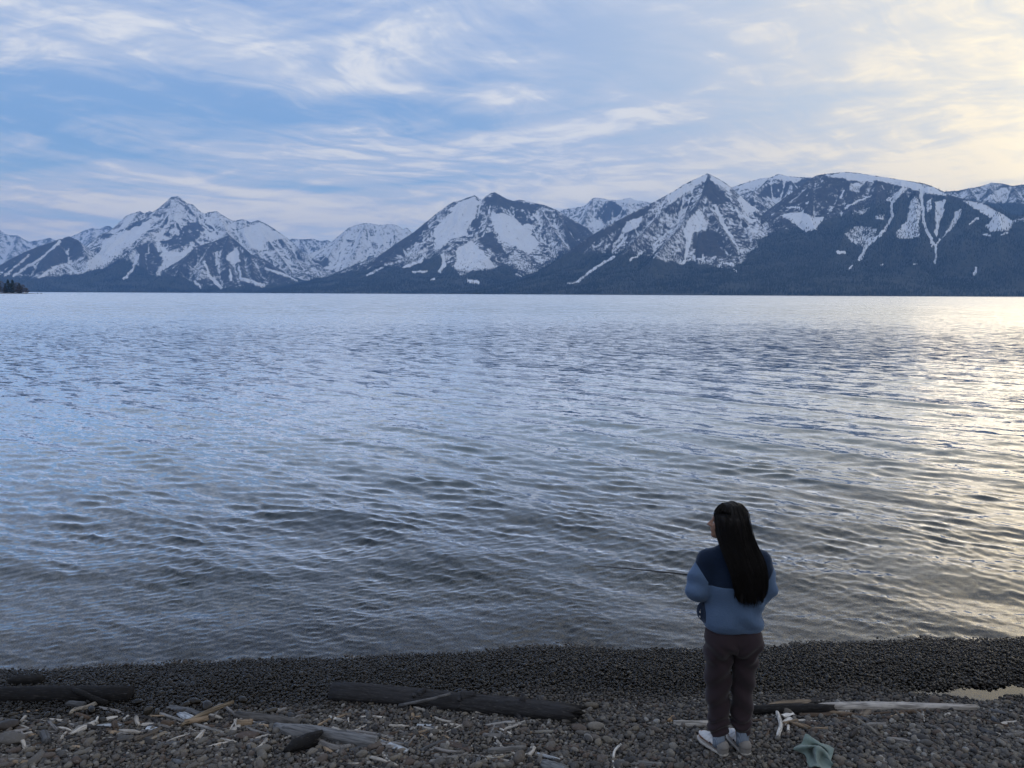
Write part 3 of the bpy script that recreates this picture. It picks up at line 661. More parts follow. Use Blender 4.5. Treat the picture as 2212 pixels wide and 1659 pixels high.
WATER_LEAN = 0.16
def water_material():
    m, t, out = new_mat('lake_water')
    geo = t.new('ShaderNodeNewGeometry'); pos = geo.outputs['Position']
    lw = t.new('ShaderNodeCameraData')
    dist = t.vmath('LENGTH', pos)
    depth = t.new('ShaderNodeAttribute', attribute_name='depth').outputs['Fac']
    def rotv(a, sx, sy):
        nd = t.new('ShaderNodeVectorRotate', rotation_type='Z_AXIS'); t.put(nd.inputs['Vector'], pos); nd.inputs['Angle'].default_value = R(a)
        return t.vmath('MULTIPLY', nd.outputs[0], (sx, sy, 1.0))
    # slopes of the ripples the mesh does not carry
    def slope(ang, sx, sy, sc, det, out2=False):
        c3 = t.noise(rotv(ang, sx, sy), sc, det, 0.6, 0.2, color=True)
        return t.vmath('SUBTRACT', c3, (0.5, 0.5, 0.5))
    s1 = slope(-50, 1.0, 0.42, 12.0, 2.0)
    s2 = slope(-58, 1.0, 0.34, 3.4, 3.0)
    s3 = slope(-46, 1.0, 0.28, 0.42, 3.0)
    farr = t.ramp(dist, 9.0, 40.0, 0.0, 1.0)
    far2 = t.ramp(dist, 25.0, 160.0, 0.0, 1.0)
    sh = t.ramp(depth, 0.0, 0.5, 0.45, 1.0)
    sl = t.vmath('SCALE', s1, scale=t.mul(sh, 0.22))
    sl = t.vmath('ADD', sl, t.vmath('SCALE', s2, scale=t.math('MULTIPLY_ADD', farr, 0.50, 0.14)))
    sl = t.vmath('ADD', sl, t.vmath('SCALE', s3, scale=t.mul(far2, 0.30)))
    sx_, sy_, _z = t.sep(sl)
    # wave fronts running towards the beach are steeper than their backs
    lean = t.math('MULTIPLY_ADD', far2, WATER_LEAN, 0.0)
    nrm = t.vmath('NORMALIZE', t.vmath('ADD', geo.outputs['Normal'], t.comb(t.mul(sx_, 0.8), t.sub(sy_, lean), 0.0)))
    gl = t.new('ShaderNodeBsdfGlossy'); gl.inputs['Color'].default_value = (1, 1, 1, 1)
    t.put(gl.inputs['Roughness'], t.ramp(dist, 20.0, 400.0, 0.06, 0.26))
    t.l.new(nrm, gl.inputs['Normal'])
    fr = t.new('ShaderNodeFresnel'); fr.inputs['IOR'].default_value = 1.333; t.l.new(nrm, fr.inputs['Normal'])
    refl = t.math('MINIMUM', t.add(t.ramp(fr.outputs[0], 0.0, 0.65, 0.0, 0.85), t.mul(fr.outputs[0], 1.0)), 1.0)
    tr = t.new('ShaderNodeBsdfTransparent'); t.put(tr.inputs['Color'], t.mix(t.ramp(depth, 0.0, 0.7), (0.90, 0.93, 0.92), (0.50, 0.60, 0.58)))
    body = t.new('ShaderNodeBsdfDiffuse'); body.inputs['Color'].default_value = (0.095, 0.125, 0.130, 1)
    mx = t.new('ShaderNodeMixShader'); t.put(mx.inputs[0], t.ramp(depth, 0.25, 1.9)); t.l.new(tr.outputs[0], mx.inputs[1]); t.l.new(body.outputs[0], mx.inputs[2])
    m2 = t.new('ShaderNodeMixShader'); t.l.new(refl, m2.inputs[0]); t.l.new(mx.outputs[0], m2.inputs[1]); t.l.new(gl.outputs[0], m2.inputs[2])
    t.l.new(m2.outputs[0], out.inputs['Surface'])
    return m
M_WATER = water_material()
def build_water():
    rows = [5.6]
    while rows[-1] < 70: rows.append(rows[-1] + max(0.016, rows[-1] ** 2 / (3.3 * 770) * 0.75))
    while rows[-1] < 17000: rows.append(rows[-1] * 1.09)
    ys = np.array(rows)
    us = np.linspace(-1.0, 1.0, 1060) * 0.92
    U, Y = np.meshgrid(us, ys)
    X = U * np.maximum(Y, 5.6) * (1 + 0.4 * smooth01(Y, 100, 4000))
    Z = np.zeros_like(X); n = int(np.searchsorted(ys, 90.0))
    X[:n], Y[:n], Z[:n] = waves(X[:n], Y[:n])
    Z += WATER_Z
    o = grid_obj('lake', np.stack([X, Y, Z], -1), M_WATER, 'structure')
    add_attr(o, 'depth', np.clip(Z - ground_z(X, Y), 0, 9))
build_water()

# still water between the stones
def build_puddle():
    m, t, out = new_mat('puddle_water')
    gl = t.new('ShaderNodeBsdfGlossy'); gl.inputs['Roughness'].default_value = 0.02
    fr = t.new('ShaderNodeFresnel'); fr.inputs['IOR'].default_value = 2.2
    tr = t.new('ShaderNodeBsdfTransparent'); tr.inputs['Color'].default_value = (0.40, 0.42, 0.42, 1)
    mx = t.new('ShaderNodeMixShader'); t.l.new(fr.outputs[0], mx.inputs[0]); t.l.new(tr.outputs[0], mx.inputs[1]); t.l.new(gl.outputs[0], mx.inputs[2])
    t.l.new(mx.outputs[0], out.inputs['Surface'])
    zl = float(ground_z(PUDDLE[0] + 0.1, PUDDLE[1])) + 0.034
    pts = []
    for i in range(48):
        a = 2 * math.pi * i / 48
        rr = 1 + 0.12 * math.sin(3 * a + 1) + 0.08 * math.sin(7 * a)
        pts.append((PUDDLE[0] + 0.22 + 0.85 * rr * math.cos(a), PUDDLE[1] + 0.20 * rr * math.sin(a), zl))
    make_obj('puddle', pts, [list(range(48))], m, smooth=False, kind='structure')
build_puddle()

# ------------------------------------------------------------------ soft bodies from distance fields
class Field:
    def __init__(self, lo, hi, res):
        self.lo = np.array(lo, float); self.res = res
        self.n = np.ceil((np.array(hi, float) - self.lo) / res).astype(int) + 1
        self.v = np.full(self.n, 0.08, np.float32)
    def block(self, lo, hi):
        a = np.clip(np.floor((np.array(lo) - self.lo) / self.res).astype(int), 0, self.n - 1)
        b = np.clip(np.ceil((np.array(hi) - self.lo) / self.res).astype(int) + 1, 1, self.n)
        ax = [self.lo[i] + self.res * np.arange(a[i], b[i]) for i in range(3)]
        return tuple(slice(a[i], b[i]) for i in range(3)), np.meshgrid(*ax, indexing='ij')
    def put(self, fn, lo, hi, k=0.02, sub=False):
        m = k + 0.03
        sl, (X, Y, Z) = self.block(np.array(lo) - m, np.array(hi) + m)
        if X.size == 0: return
        d = fn(X, Y, Z).astype(np.float32); o = self.v[sl]
        if sub: d = -d; h = np.clip(0.5 - 0.5 * (o - d) / k, 0, 1); self.v[sl] = o + (d - o) * h + k * h * (1 - h)
        else:
            h = np.clip(0.5 + 0.5 * (o - d) / k, 0, 1); self.v[sl] = o + (d - o) * h - k * h * (1 - h)
    def cone(self, a, b, ra, rb, k=0.02, flat=None, sub=False):
        """rounded cone from a to b; flat = (axis vector, factor) squashes it along that axis"""
        a, b = np.array(a, float), np.array(b, float); ab = b - a; L2 = ab @ ab + 1e-12
        def fn(X, Y, Z):
            px, py, pz = X - a[0], Y - a[1], Z - a[2]
            t = np.clip((px * ab[0] + py * ab[1] + pz * ab[2]) / L2, 0, 1)
            qx, qy, qz = px - t * ab[0], py - t * ab[1], pz - t * ab[2]
            if flat is not None:
                ax, f = flat; ax = np.array(ax, float) / np.linalg.norm(ax)
                dd = (qx * ax[0] + qy * ax[1] + qz * ax[2]) * (1 / f - 1)
                qx, qy, qz = qx + dd * ax[0], qy + dd * ax[1], qz + dd * ax[2]
            r = ra + (rb - ra) * t
            return np.sqrt(qx * qx + qy * qy + qz * qz) - r
        r = max(ra, rb)
        self.put(fn, np.minimum(a, b) - r, np.maximum(a, b) + r, k, sub)
    def ell(self, c, r, k=0.02, M=None, sub=False):
        """ellipsoid; M rows = local axes"""
        c, r = np.array(c, float), np.array(r, float); M = np.eye(3) if M is None else np.array(M, float)
        def fn(X, Y, Z):
            p = [X - c[0], Y - c[1], Z - c[2]]
            q = [(M[i][0] * p[0] + M[i][1] * p[1] + M[i][2] * p[2]) for i in range(3)]
            k0 = np.sqrt(sum((q[i] / r[i]) ** 2 for i in range(3))); k1 = np.sqrt(sum((q[i] / r[i] ** 2) ** 2 for i in range(3))) + 1e-9
            return np.where(k0 < 1e-4, -min(r), k0 * (k0 - 1) / k1)
        R3 = np.abs(M.T) @ r
        self.put(fn, c - R3, c + R3, k, sub)
    def stack(self, tab, k=0.02, p=2.3):
        """vertical loft: rows (z, half width, half depth, cx, cy)"""
        T = np.array(tab, float); z0, z1 = T[0, 0], T[-1, 0]
        def fn(X, Y, Z):
            zz = np.clip(Z, z0, z1); w, d, cx, cy_ = (np.interp(zz, T[:, 0], T[:, i]) for i in (1, 2, 3, 4))
            q = (np.abs((X - cx) / w) ** p + np.abs((Y - cy_) / d) ** p) ** (1 / p)
            side = (q - 1) * np.minimum(w, d)
            cap = np.maximum(z0 - Z, Z - z1)
            return np.maximum(side, cap)
        self.put(fn, (T[:, 3].min() - T[:, 1].max(), T[:, 4].min() - T[:, 2].max(), z0), (T[:, 3].max() + T[:, 1].max(), T[:, 4].max() + T[:, 2].max(), z1), k)
    def shift(self, fn):
        _, (X, Y, Z) = self.block(self.lo, self.lo + self.res * (self.n - 1)); near = np.abs(self.v) < 0.03
        self.v[near] += fn(X[near], Y[near], Z[near]).astype(np.float32)
    def mesh(self):
        """naive surface nets"""
        v = self.v; s = v < 0; n = self.n
        c = [(i, j, k) for i in (0, 1) for j in (0, 1) for k in (0, 1)]
        sub = lambda A, o: A[o[0]:n[0] - 1 + o[0], o[1]:n[1] - 1 + o[1], o[2]:n[2] - 1 + o[2]]
        cnt = sum(sub(s, o).astype(np.int8) for o in c)
        act = (cnt > 0) & (cnt < 8); ids = np.argwhere(act)
        index = np.full(act.shape, -1, np.int64); index[act] = np.arange(len(ids))
        acc = np.zeros((len(ids), 3)); num = np.zeros(len(ids))
        val = {o: v[ids[:, 0] + o[0], ids[:, 1] + o[1], ids[:, 2] + o[2]].astype(float) for o in c}
        for o in c:
            for ax in range(3):
                if o[ax]: continue
                q = list(o); q[ax] = 1; q = tuple(q); a, b = val[o], val[q]
                cr = (a < 0) != (b < 0); t = np.where(cr, a / np.where(cr, a - b, 1), 0)
                p = np.array(o, float)[None, :].repeat(len(ids), 0); p[:, ax] += t
                acc[cr] += p[cr]; num[cr] += 1
        P = self.lo + self.res * (ids + acc / num[:, None])
        F = []
        for ax in range(3):
            u, w = (ax + 1) % 3, (ax + 2) % 3
            sl0 = [slice(1, None)] * 3; sl0[ax] = slice(0, n[ax] - 1); sl1 = list(sl0); sl1[ax] = slice(1, n[ax])
            for d in (u, w): sl0[d] = sl1[d] = slice(1, n[d] - 1)
            A, B = s[tuple(sl0)], s[tuple(sl1)]
            for flip, msk in ((False, A & ~B), (True, ~A & B)):
                e = np.argwhere(msk)
                if not len(e): continue
                e[:, u] += 1; e[:, w] += 1
                qs = []
                for du, dw in ((1, 1), (0, 1), (0, 0), (1, 0)):
                    k_ = e.copy(); k_[:, u] -= du; k_[:, w] -= dw; qs.append(index[k_[:, 0], k_[:, 1], k_[:, 2]])
                q = np.stack(qs, 1)
                F.append(q[:, ::-1] if flip else q)
        F = np.concatenate(F); F = F[(F >= 0).all(1)]
        return P, F

def relax(P, F, it=2, f=0.5):
    e = np.concatenate([F[:, [i, (i + 1) % 4]] for i in range(4)])
    for _ in range(it):
        S = np.zeros_like(P); C = np.zeros(len(P))
        np.add.at(S, e[:, 0], P[e[:, 1]]); np.add.at(C, e[:, 0], 1); np.add.at(S, e[:, 1], P[e[:, 0]]); np.add.at(C, e[:, 1], 1)
        P = P + f * (S / np.maximum(C, 1)[:, None] - P)
    return P

# ------------------------------------------------------------------ the person on the beach
def simple_mat(name, color, rough=0.8, sheen=0.0, bscale=0, bstr=0.2, bdist=0.003, spec=0.3, vary=0.0, vscale=20.0):
    m, t, out = new_mat(name)
    tc = t.new('ShaderNodeTexCoord').outputs['Object']
    c_ = color
    if vary:
        n = t.noise(tc, vscale, 4.0, 0.6)
        c_ = t.mix(n, tuple(v * (1 - vary) for v in color), tuple(min(1, v * (1 + vary)) for v in color))
    else: c_ = (*color, 1.0)
    b = principled(t, out, Base_Color=c_, Roughness=rough)
    b.inputs['Specular IOR Level'].default_value = spec
    if sheen: b.inputs['Sheen Weight'].default_value = sheen; b.inputs['Sheen Roughness'].default_value = 0.5
    if bscale: bump(t, b, t.noise(tc, bscale, 3.0, 0.6), bstr, bdist)
    return m

def jacket_mat():
    m, t, out = new_mat('fleece_two_tone_blue')
    tc = t.new('ShaderNodeTexCoord').outputs['Object']
    x, y, z = t.sep(tc)
    ax = t.math('ABSOLUTE', t.add(x, 0.012))
    arm = t.math('GREATER_THAN', ax, 0.190)
    line = t.math('MULTIPLY_ADD', t.math('MAXIMUM', t.sub(ax, 0.190), 0.0), 1.55, 1.166)
    line = t.add(line, t.mul(arm, 0.02))
    yoke = t.ramp(z, t.sub(line, 0.0015), t.add(line, 0.0015))
    fore = t.mul(arm, t.ramp(t.add(y, t.mul(t.sub(1.10, z), 0.9)), 0.062, 0.066))
    nav = t.math('MAXIMUM', yoke, fore)
    n = t.noise(tc, 160.0, 3.0, 0.6); n2 = t.noise(tc, 14.0, 3.0, 0.5)
    light = t.mix(n2, (0.074, 0.122, 0.215), (0.104, 0.160, 0.262))
    navy = t.mix(n2, (0.007, 0.013, 0.030), (0.010, 0.019, 0.040))
    b = principled(t, out, Base_Color=t.mix(nav, light, navy), Roughness=0.95)
    b.inputs['Specular IOR Level'].default_value = 0.1
    b.inputs['Sheen Weight'].default_value = 0.35; b.inputs['Sheen Roughness'].default_value = 0.45; b.inputs['Sheen Tint'].default_value = (0.6, 0.75, 1, 1)
    seam = t.ramp(t.math('ABSOLUTE', t.sub(z, line)), 0.0, 0.006)
    bump(t, b, t.add(t.add(t.mul(n, 0.5), t.mul(t.noise(tc, 55.0, 3.0, 0.6), 0.7)), seam), 0.7, 0.006)
    return m

def build_person():
    ox, oy = 1.454, 4.80
    oz = float(ground_z(ox, oy)) + 0.030
    root = bpy.data.objects.new('person', None); col.objects.link(root)
    root.location = (ox, oy, oz); root.scale = (0.985, 0.985, 0.982); root.empty_display_size = 0.2
    root['label'] = 'person in two-tone blue fleece and brown trousers standing on the shore, seen from behind'
    root['category'] = 'person'
    skin = simple_mat('skin', (0.30, 0.175, 0.125), 0.6, bscale=90, bstr=0.1, bdist=0.001, vary=0.08)
    # ---- body: one surface from head to hands and feet
    th = R(68)
    f = np.array([-math.sin(th), math.cos(th), 0.04]); f /= np.linalg.norm(f)
    up = np.array([0.06, 0.02, 1.0]); l = np.cross(up, f); l /= np.linalg.norm(l); up = np.cross(f, l)
    Hc = np.array([-0.060, 0.02, 1.562]); M = np.array([f, l, up])
    hp = lambda a, b, c: Hc + f * a + l * b + up * c
    B = Field((-0.36, -0.20, -0.01), (0.32, 0.46, 1.72), 0.0055)
    B.ell(hp(-0.005, 0, 0.012), (0.098, 0.076, 0.104), 0.01, M)
    B.ell(hp(0.038, 0, -0.052), (0.064, 0.056, 0.070), 0.03, M)
    B.ell(hp(0.078, 0, -0.104), (0.022, 0.024, 0.018), 0.02, M)
    B.cone(hp(0.082, -0.03, 0.010), hp(0.082, 0.03, 0.010), 0.013, 0.013, 0.015)
    B.cone(hp(0.092, 0, 0.002), hp(0.120, 0, -0.036), 0.008, 0.011, 0.010)
    B.cone(hp(0.108, -0.012, -0.040), hp(0.108, 0.012, -0.040), 0.009, 0.009, 0.008)
    B.ell(hp(0.096, 0, -0.063), (0.012, 0.024, 0.007), 0.006, M); B.ell(hp(0.094, 0, -0.078), (0.012, 0.021, 0.007), 0.006, M)
    for s in (-1, 1):
        B.ell(hp(0.060, s * 0.042, -0.030), (0.028, 0.020, 0.026), 0.02, M)
        B.ell(hp(0.090, s * 0.031, -0.012), (0.012, 0.015, 0.010), 0.008, M, sub=True)
        B.ell(hp(-0.012, s * 0.077, -0.022), (0.018, 0.008, 0.030), 0.008, M)
    B.cone((-0.050, 0.0, 1.50), (-0.015, -0.005, 1.36), 0.052, 0.060, 0.03)
    B.stack([(0.86, .15, .10, -.01, 0), (1.0, .13, .095, -.01, 0), (1.2, .15, .10, -.01, 0), (1.33, .15, .09, -.01, 0), (1.39, .07, .06, -.01, 0)], 0.03)
    armL = [(-0.188, 0.0, 1.300), (-0.250, -0.010, 1.105), (-0.215, 0.20, 1.065), (-0.150, 0.295, 1.080)]
    armR = [(0.152, 0.0, 1.300), (0.186, -0.010, 1.105), (0.185, 0.19, 1.05), (0.105, 0.275, 1.060)]
    for A in (armL, armR):
        for (a, b, ra, rb) in ((A[0], A[1], .048, .040), (A[1], A[2], .040, .030), (A[2], A[3], .029, .025)): B.cone(a, b, ra, rb, 0.02)
    # the rod line through both fists, in person coordinates
    rA = np.array((1.2116, 5.18, 1.064)) - (ox, oy, oz); rB = np.array((0.774, 5.35, 1.057)) - (ox, oy, oz)
    rd = (rB - rA) / np.linalg.norm(rB - rA)
    def rod_at(x): return rA + rd * ((x - rA[0]) / rd[0])
    side = np.cross(rd, (0, 0, 1)); side /= np.linalg.norm(side)       # away from the body
    if side[1] < 0: side = -side
    vert = np.cross(side, rd); vert = vert if vert[2] > 0 else -vert
    for wrist, xc, sg in ((armL[3], -0.105, -1), (armR[3], 0.045, 1)):
        c0 = rod_at(xc); wrist = np.array(wrist)
        palm = c0 - side * 0.022
        B.cone(wrist, palm, 0.024, 0.028, 0.015)
        B.ell(palm, (0.040, 0.018, 0.034), 0.012, np.array([rd, side, vert]))
        for q, (off, ln) in enumerate(((-0.030, 0.94), (-0.010, 1.0), (0.010, 0.96), (0.029, 0.82))):
            o = rd * off
            a0 = c0 + o - side * 0.014 + vert * 0.022; a1 = c0 + o + side * 0.012 * ln + vert * 0.026; a2 = c0 + o + side * 0.024 + vert * 0.002; a3 = c0 + o + side * 0.012 - vert * 0.018 * ln
            for a, b, ra, rb in ((a0, a1, .0092, .0088), (a1, a2, .0088, .0082), (a2, a3, .0082, .0072)): B.cone(a, b, ra, rb, 0.004)
        t0 = palm - rd * 0.028 * (-sg) * -1 - vert * 0.012
        B.cone(palm + vert * 0.004 - rd * sg * 0.03, c0 - rd * sg * 0.045 + vert * 0.020, 0.0115, 0.0095, 0.006)
        B.cone(c0 - rd * sg * 0.045 + vert * 0.020, c0 - rd * sg * 0.030 + side * 0.018 + vert * 0.014, 0.0095, 0.008, 0.005)
    legL = [(-0.095, 0.0, 0.82), (-0.093, 0.015, 0.44), (-0.078, 0.0, 0.10)]; legR = [(0.080, 0.0, 0.82), (0.077, 0.015, 0.44), (0.082, 0.005, 0.10)]
    heel = {'L': np.array((-0.062, -0.070, 0.0)), 'R': np.array((0.090, -0.060, 0.0))}
    fdir = {'L': np.array((-0.50, 0.866, 0.0)), 'R': np.array((-0.22, 0.975, 0.0))}
    for A, s in ((legL, 'L'), (legR, 'R')):
        B.cone(A[0], A[1], .085, .056, 0.03); B.cone(A[1], A[2], .055, .036, 0.03)
        ank = heel[s] + fdir[s] * 0.045 + np.array((0, 0, 0.05))
        B.cone(A[2], ank, .036, .034, 0.02); B.cone(heel[s] + fdir[s] * 0.03 + (0, 0, 0.036), heel[s] + fdir[s] * 0.19 + (0, 0, 0.032), 0.030, 0.027, 0.02)
    P, F = B.mesh(); P = relax(P, F, 1, 0.4)
    body = make_obj('body', P, F, skin, root)
    eye_m = simple_mat('eye_white', (0.7, 0.68, 0.65), 0.2)
    iris_m = simple_mat('iris', (0.03, 0.02, 0.015), 0.2)
    def blobm(name, c, r, mat, parent, M_=None, seg=14):
        bm = bmesh.new(); bmesh.ops.create_uvsphere(bm, u_segments=seg, v_segments=max(6, seg // 2), radius=1.0)
        Mx = np.eye(3) if M_ is None else M_
        for v in bm.verts: q = np.array(v.co) * r; v.co = Vector(c + Mx.T @ q)
        me = bpy.data.meshes.new(name); bm.to_mesh(me); bm.free(); me.materials.append(mat)
        for p in me.polygons: p.use_smooth = True
        o = bpy.data.objects.new(name, me); col.objects.link(o); o.parent = parent; return o
    for s in (-1, 1):
        e = blobm('eye', hp(0.079, s * 0.031, -0.012), np.array((0.0115, 0.0125, 0.009)), eye_m, body, M)
    # ---- jacket
    J = Field((-0.40, -0.24, 0.80), (0.34, 0.36, 1.50), 0.0075)
    J.stack([(0.846, .176, .128, -.010, .0), (0.858, .188, .140, -.010, .0), (0.90, .198, .150, -.010, .0), (0.98, .196, .149, -.010, .0), (1.08, .190, .143, -.010, 0.0), (1.18, .188, .138, -.012, 0), (1.26, .184, .130, -.014, 0), (1.31, .172, .118, -.016, 0), (1.35, .145, .102, -.018, 0), (1.385, .110, .086, -.02, 0), (1.41, .080, .070, -.022, 0), (1.425, .066, .062, -.025, 0)], 0.03, 2.3)
    for A, mir in ((armL, -1), (armR, 1)):
        sh = np.array(A[0])
        J.cone((-0.016 + mir * 0.075, -0.005, 1.352), sh + (mir * -0.012, 0, 0.004), 0.050, 0.066, 0.06)
        J.cone(sh, np.array(A[1]) * 0.5 + sh * 0.5 + (mir * 0.010, 0, 0), 0.070, 0.077, 0.04)
        J.cone(np.array(A[1]) * 0.5 + sh * 0.5 + (mir * 0.010, 0, 0), A[1], 0.077, 0.072, 0.03)
        J.cone(A[1], np.array(A[1]) + (mir * -0.004, 0.05, -0.03), 0.070, 0.060, 0.03)
        J.cone(np.array(A[1]) + (0, 0.02, -0.015), A[2], 0.062, 0.046, 0.03)
        J.cone(A[2], np.array(A[2]) * 0.55 + np.array(A[3]) * 0.45, 0.047, 0.036, 0.02)
    J.ell((-0.185, 0.055, 0.925), (0.048, 0.070, 0.060), 0.025)
    J.ell((-0.012, 0.02, 1.41), (0.078, 0.078, 0.035), 0.02)
    def folds(X, Y, Z):
        u = X * 0.80 + Z * 0.60; w = -X * 0.5 + Z * 0.87
        f1 = 0.0075 * np.sin(u * 46 + 2.0 * np.sin(w * 9)) * smooth01(Z, 0.84, 0.92) * (1 - smooth01(Z, 1.05, 1.20)) * smooth01(X, -0.12, 0.10)
        f2 = 0.0045 * np.sin(Z * 48 + 9 * X + 2.2 * np.sin(Y * 18)) * smooth01(np.abs(X + 0.01), 0.17, 0.27) * (1 - smooth01(Z, 1.20, 1.30))
        f3 = 0.004 * (np.sin(X * 23 + 1) * np.sin(Z * 17) + np.sin(X * 11 - Z * 26 + Y * 12))
        return f1 + f2 + f3 * 0.9
    J.shift(folds)
    P, F = J.mesh(); P = relax(P, F, 2, 0.5)
    jk = make_obj('jacket', P, F, jacket_mat(), root)
    zipm = simple_mat('zip_white', (0.75, 0.75, 0.75), 0.4)
    for zz in (0.962, 0.930):
        zp = make_obj('zip_pull', *tube_mesh([(-0.222, 0.010, zz), (-0.228, 0.003, zz - 0.010), (-0.226, 0.000, zz - 0.020)], [0.0035, 0.004, 0.003], 6), zipm, jk)
    # ---- trousers
    T = Field((-0.24, -0.20, 0.06), (0.22, 0.22, 0.92), 0.0065)
    T.stack([(0.70, .165, .11, -.008, 0), (0.76, .182, .130, -.008, -.004), (0.82, .180, .128, -.008, 0), (0.88, .165, .115, -.008, 0)], 0.03, 2.4)
    for s, c0, rows in (('L', -1, [(0.098, .052, .054, -.076, .000), (0.108, .060, .060, -.078, .0), (0.135, .066, .064, -.078, .0), (0.16, .066, .063, -.079, .0), (0.30, .072, .072, -.083, .005), (0.44, .081, .083, -.091, .008), (0.60, .088, .096, -.095, .0), (0.76, .094, .112, -.096, -.006)]),
                        ('R', 1, [(0.110, .047, .052, .084, .004), (0.122, .055, .058, .084, .004), (0.15, .062, .063, .078, .004), (0.18, .066, .064, .076, .004), (0.30, .070, .072, .076, .008), (0.44, .074, .082, .078, .010), (0.60, .082, .095, .080, .0), (0.76, .092, .110, .080, -.006)])):
        T.stack(rows, 0.012, 2.2)
    for cx in (-0.090, 0.078): T.ell((cx, -0.050, 0.765), (0.090, 0.088, 0.085), 0.05)
    def tf(X, Y, Z):
        sd = np.sign(X + 0.004)
        g = 0.0075 * np.sin(Z * 95 + 14 * X * sd + 2 * np.sin(X * 30)) * (1 - smooth01(Z, 0.16, 0.30))
        g2 = 0.0075 * np.sin((Z + X * sd * 0.9) * 38 + 1.2 * sd) * smooth01(Z, 0.18, 0.3) * (1 - smooth01(Z, 0.62, 0.8))
        g3 = 0.0065 * np.sin((Z - X * sd * 1.1) * 52 + sd) * smooth01(Z, 0.58, 0.66) * (1 - smooth01(Z, 0.74, 0.80))
        return g + g2 + g3 + 0.003 * np.sin(X * 31 + Z * 9) * np.sin(Z * 14 + 2)
    T.shift(tf)
    P, F = T.mesh(); P = relax(P, F, 1, 0.5)
    make_obj('trousers', P, F, simple_mat('brown_cotton', (0.031, 0.021, 0.026), 0.9, sheen=0.15, bscale=220, bstr=0.3, bdist=0.002, spec=0.15, vary=0.18, vscale=9), root)
    # ---- socks and slippers
    sock_m, t, out = new_mat('ribbed_sock'); tc = t.new('ShaderNodeTexCoord').outputs['Object']
    x, y, z = t.sep(tc); wv = t.math('SINE', t.mul(t.add(x, t.mul(y, 0.6)), 900.0))
    b = principled(t, out, Base_Color=t.mix(t.ramp(wv, -1, 1), (0.14, 0.18, 0.24), (0.23, 0.28, 0.36)), Roughness=0.95); bump(t, b, wv, 0.5, 0.002)
    white_m, t, out = new_mat('quilted_white_fabric'); tc = t.new('ShaderNodeTexCoord').outputs['Object']
    x, y, z = t.sep(tc)
    q = t.math('ABSOLUTE', t.math('SINE', t.mul(t.add(y, t.mul(z, 0.5)), 95.0)))
    b = principled(t, out, Base_Color=t.mix(t.noise(tc, 30.0, 3.0), (0.50, 0.50, 0.51), (0.64, 0.64, 0.64)), Roughness=0.8); bump(t, b, q, 0.8, 0.006)
    heel_m = simple_mat('grey_corduroy', (0.21, 0.20, 0.19), 0.9, bscale=120, bstr=0.4)
    sole_m = simple_mat('pale_rubber_sole', (0.40, 0.38, 0.35), 0.7, vary=0.1)
    tag_m = simple_mat('dark_tag', (0.02, 0.02, 0.03), 0.7)
    for s in ('L', 'R'):
        h, d = heel[s], fdir[s]; n = np.array((-d[1], d[0], 0.0))
        yaw = math.atan2(d[0], d[1])
        A = legL if s == 'L' else legR
        an = h + d * 0.040
        make_obj('sock', *tube_mesh([(an[0], an[1], 0.03), (an[0], an[1], 0.07), (A[2][0] * .5 + an[0] * .5, an[1] * .6, 0.10), (A[2][0], A[2][1], 0.15)], [0.042, 0.041, 0.041, 0.043], 20), sock_m, root)
        # slipper in its own frame: y along the foot from heel to toe
        sl = bpy.data.objects.new('slipper', None)
        U = Field((-0.07, -0.03, -0.01), (0.07, 0.27, 0.13), 0.0042)
        U.ell((0, 0.165, 0.030), (0.047, 0.082, 0.036), 0.02); U.ell((0, 0.105, 0.040), (0.043, 0.072, 0.046), 0.03); U.cone((0, 0.018, 0.026), (0, 0.13, 0.028), 0.037, 0.042, 0.02)
        U.put(lambda X, Y, Z: np.abs(X) * 0 + (0.004 - Z), (-.07, -.03, -.02), (.07, .27, .004), 0.004, sub=True)
        U.cone((0, 0.022, 0.030), (0, 0.018, 0.052), 0.040, 0.036, 0.02)
        U.cone((0, 0.048, 0.066), (0, 0.056, 0.14), 0.033, 0.046, 0.006, sub=True)
        U.shift(lambda X, Y, Z: 0.0014 * np.abs(np.sin((Y + Z * 0.5) * 95)) * smooth01(Y, 0.06, 0.09))
        P, F = U.mesh(); P = relax(P, F, 1, 0.4)
        cz = P[F].mean(1)[:, 1]
        up_ = make_obj('slipper', P, F, white_m, root)
        up_.data.materials.append(heel_m)
        up_.data.polygons.foreach_set('material_index', (cz < 0.072).astype(np.int32))
        up_.location = (h[0] - d[0] * 0.02, h[1] - d[1] * 0.02, 0.0); up_.rotation_euler = (0, 0, -yaw)
        S = Field((-0.07, -0.04, -0.02), (0.07, 0.28, 0.03), 0.005)
        def solef(X, Y, Z):
            w = np.interp(Y, [-0.02, 0.0, 0.05, 0.12, 0.18, 0.235, 0.252], [0.012, 0.034, 0.040, 0.046, 0.050, 0.030, 0.006])
            return np.maximum(np.maximum(np.abs(X) - w, np.abs(Y - 0.116) - 0.134), np.abs(Z - 0.003) - 0.0095)
        S.put(solef, (-.06, -.03, -.015), (.06, .27, .02), 0.006)
        P, F = S.mesh(); make_obj('sole', relax(P, F, 2, 0.4), F, sole_m, up_)
        sg = -1
        V = [(sg * 0.0445, 0.090, 0.040), (sg * 0.0445, 0.106, 0.040), (sg * 0.0425, 0.106, 0.052), (sg * 0.0425, 0.090, 0.052)]; V += [(a - sg * 0.004, b_, c_) for a, b_, c_ in V]
        make_obj('label_tag', [(a + sg * 0.002, b_, c_) for a, b_, c_ in V], [[0, 1, 2, 3], [7, 6, 5, 4], [0, 4, 5, 1], [1, 5, 6, 2], [2, 6, 7, 3], [3, 7, 4, 0]], tag_m, up_, smooth=False)
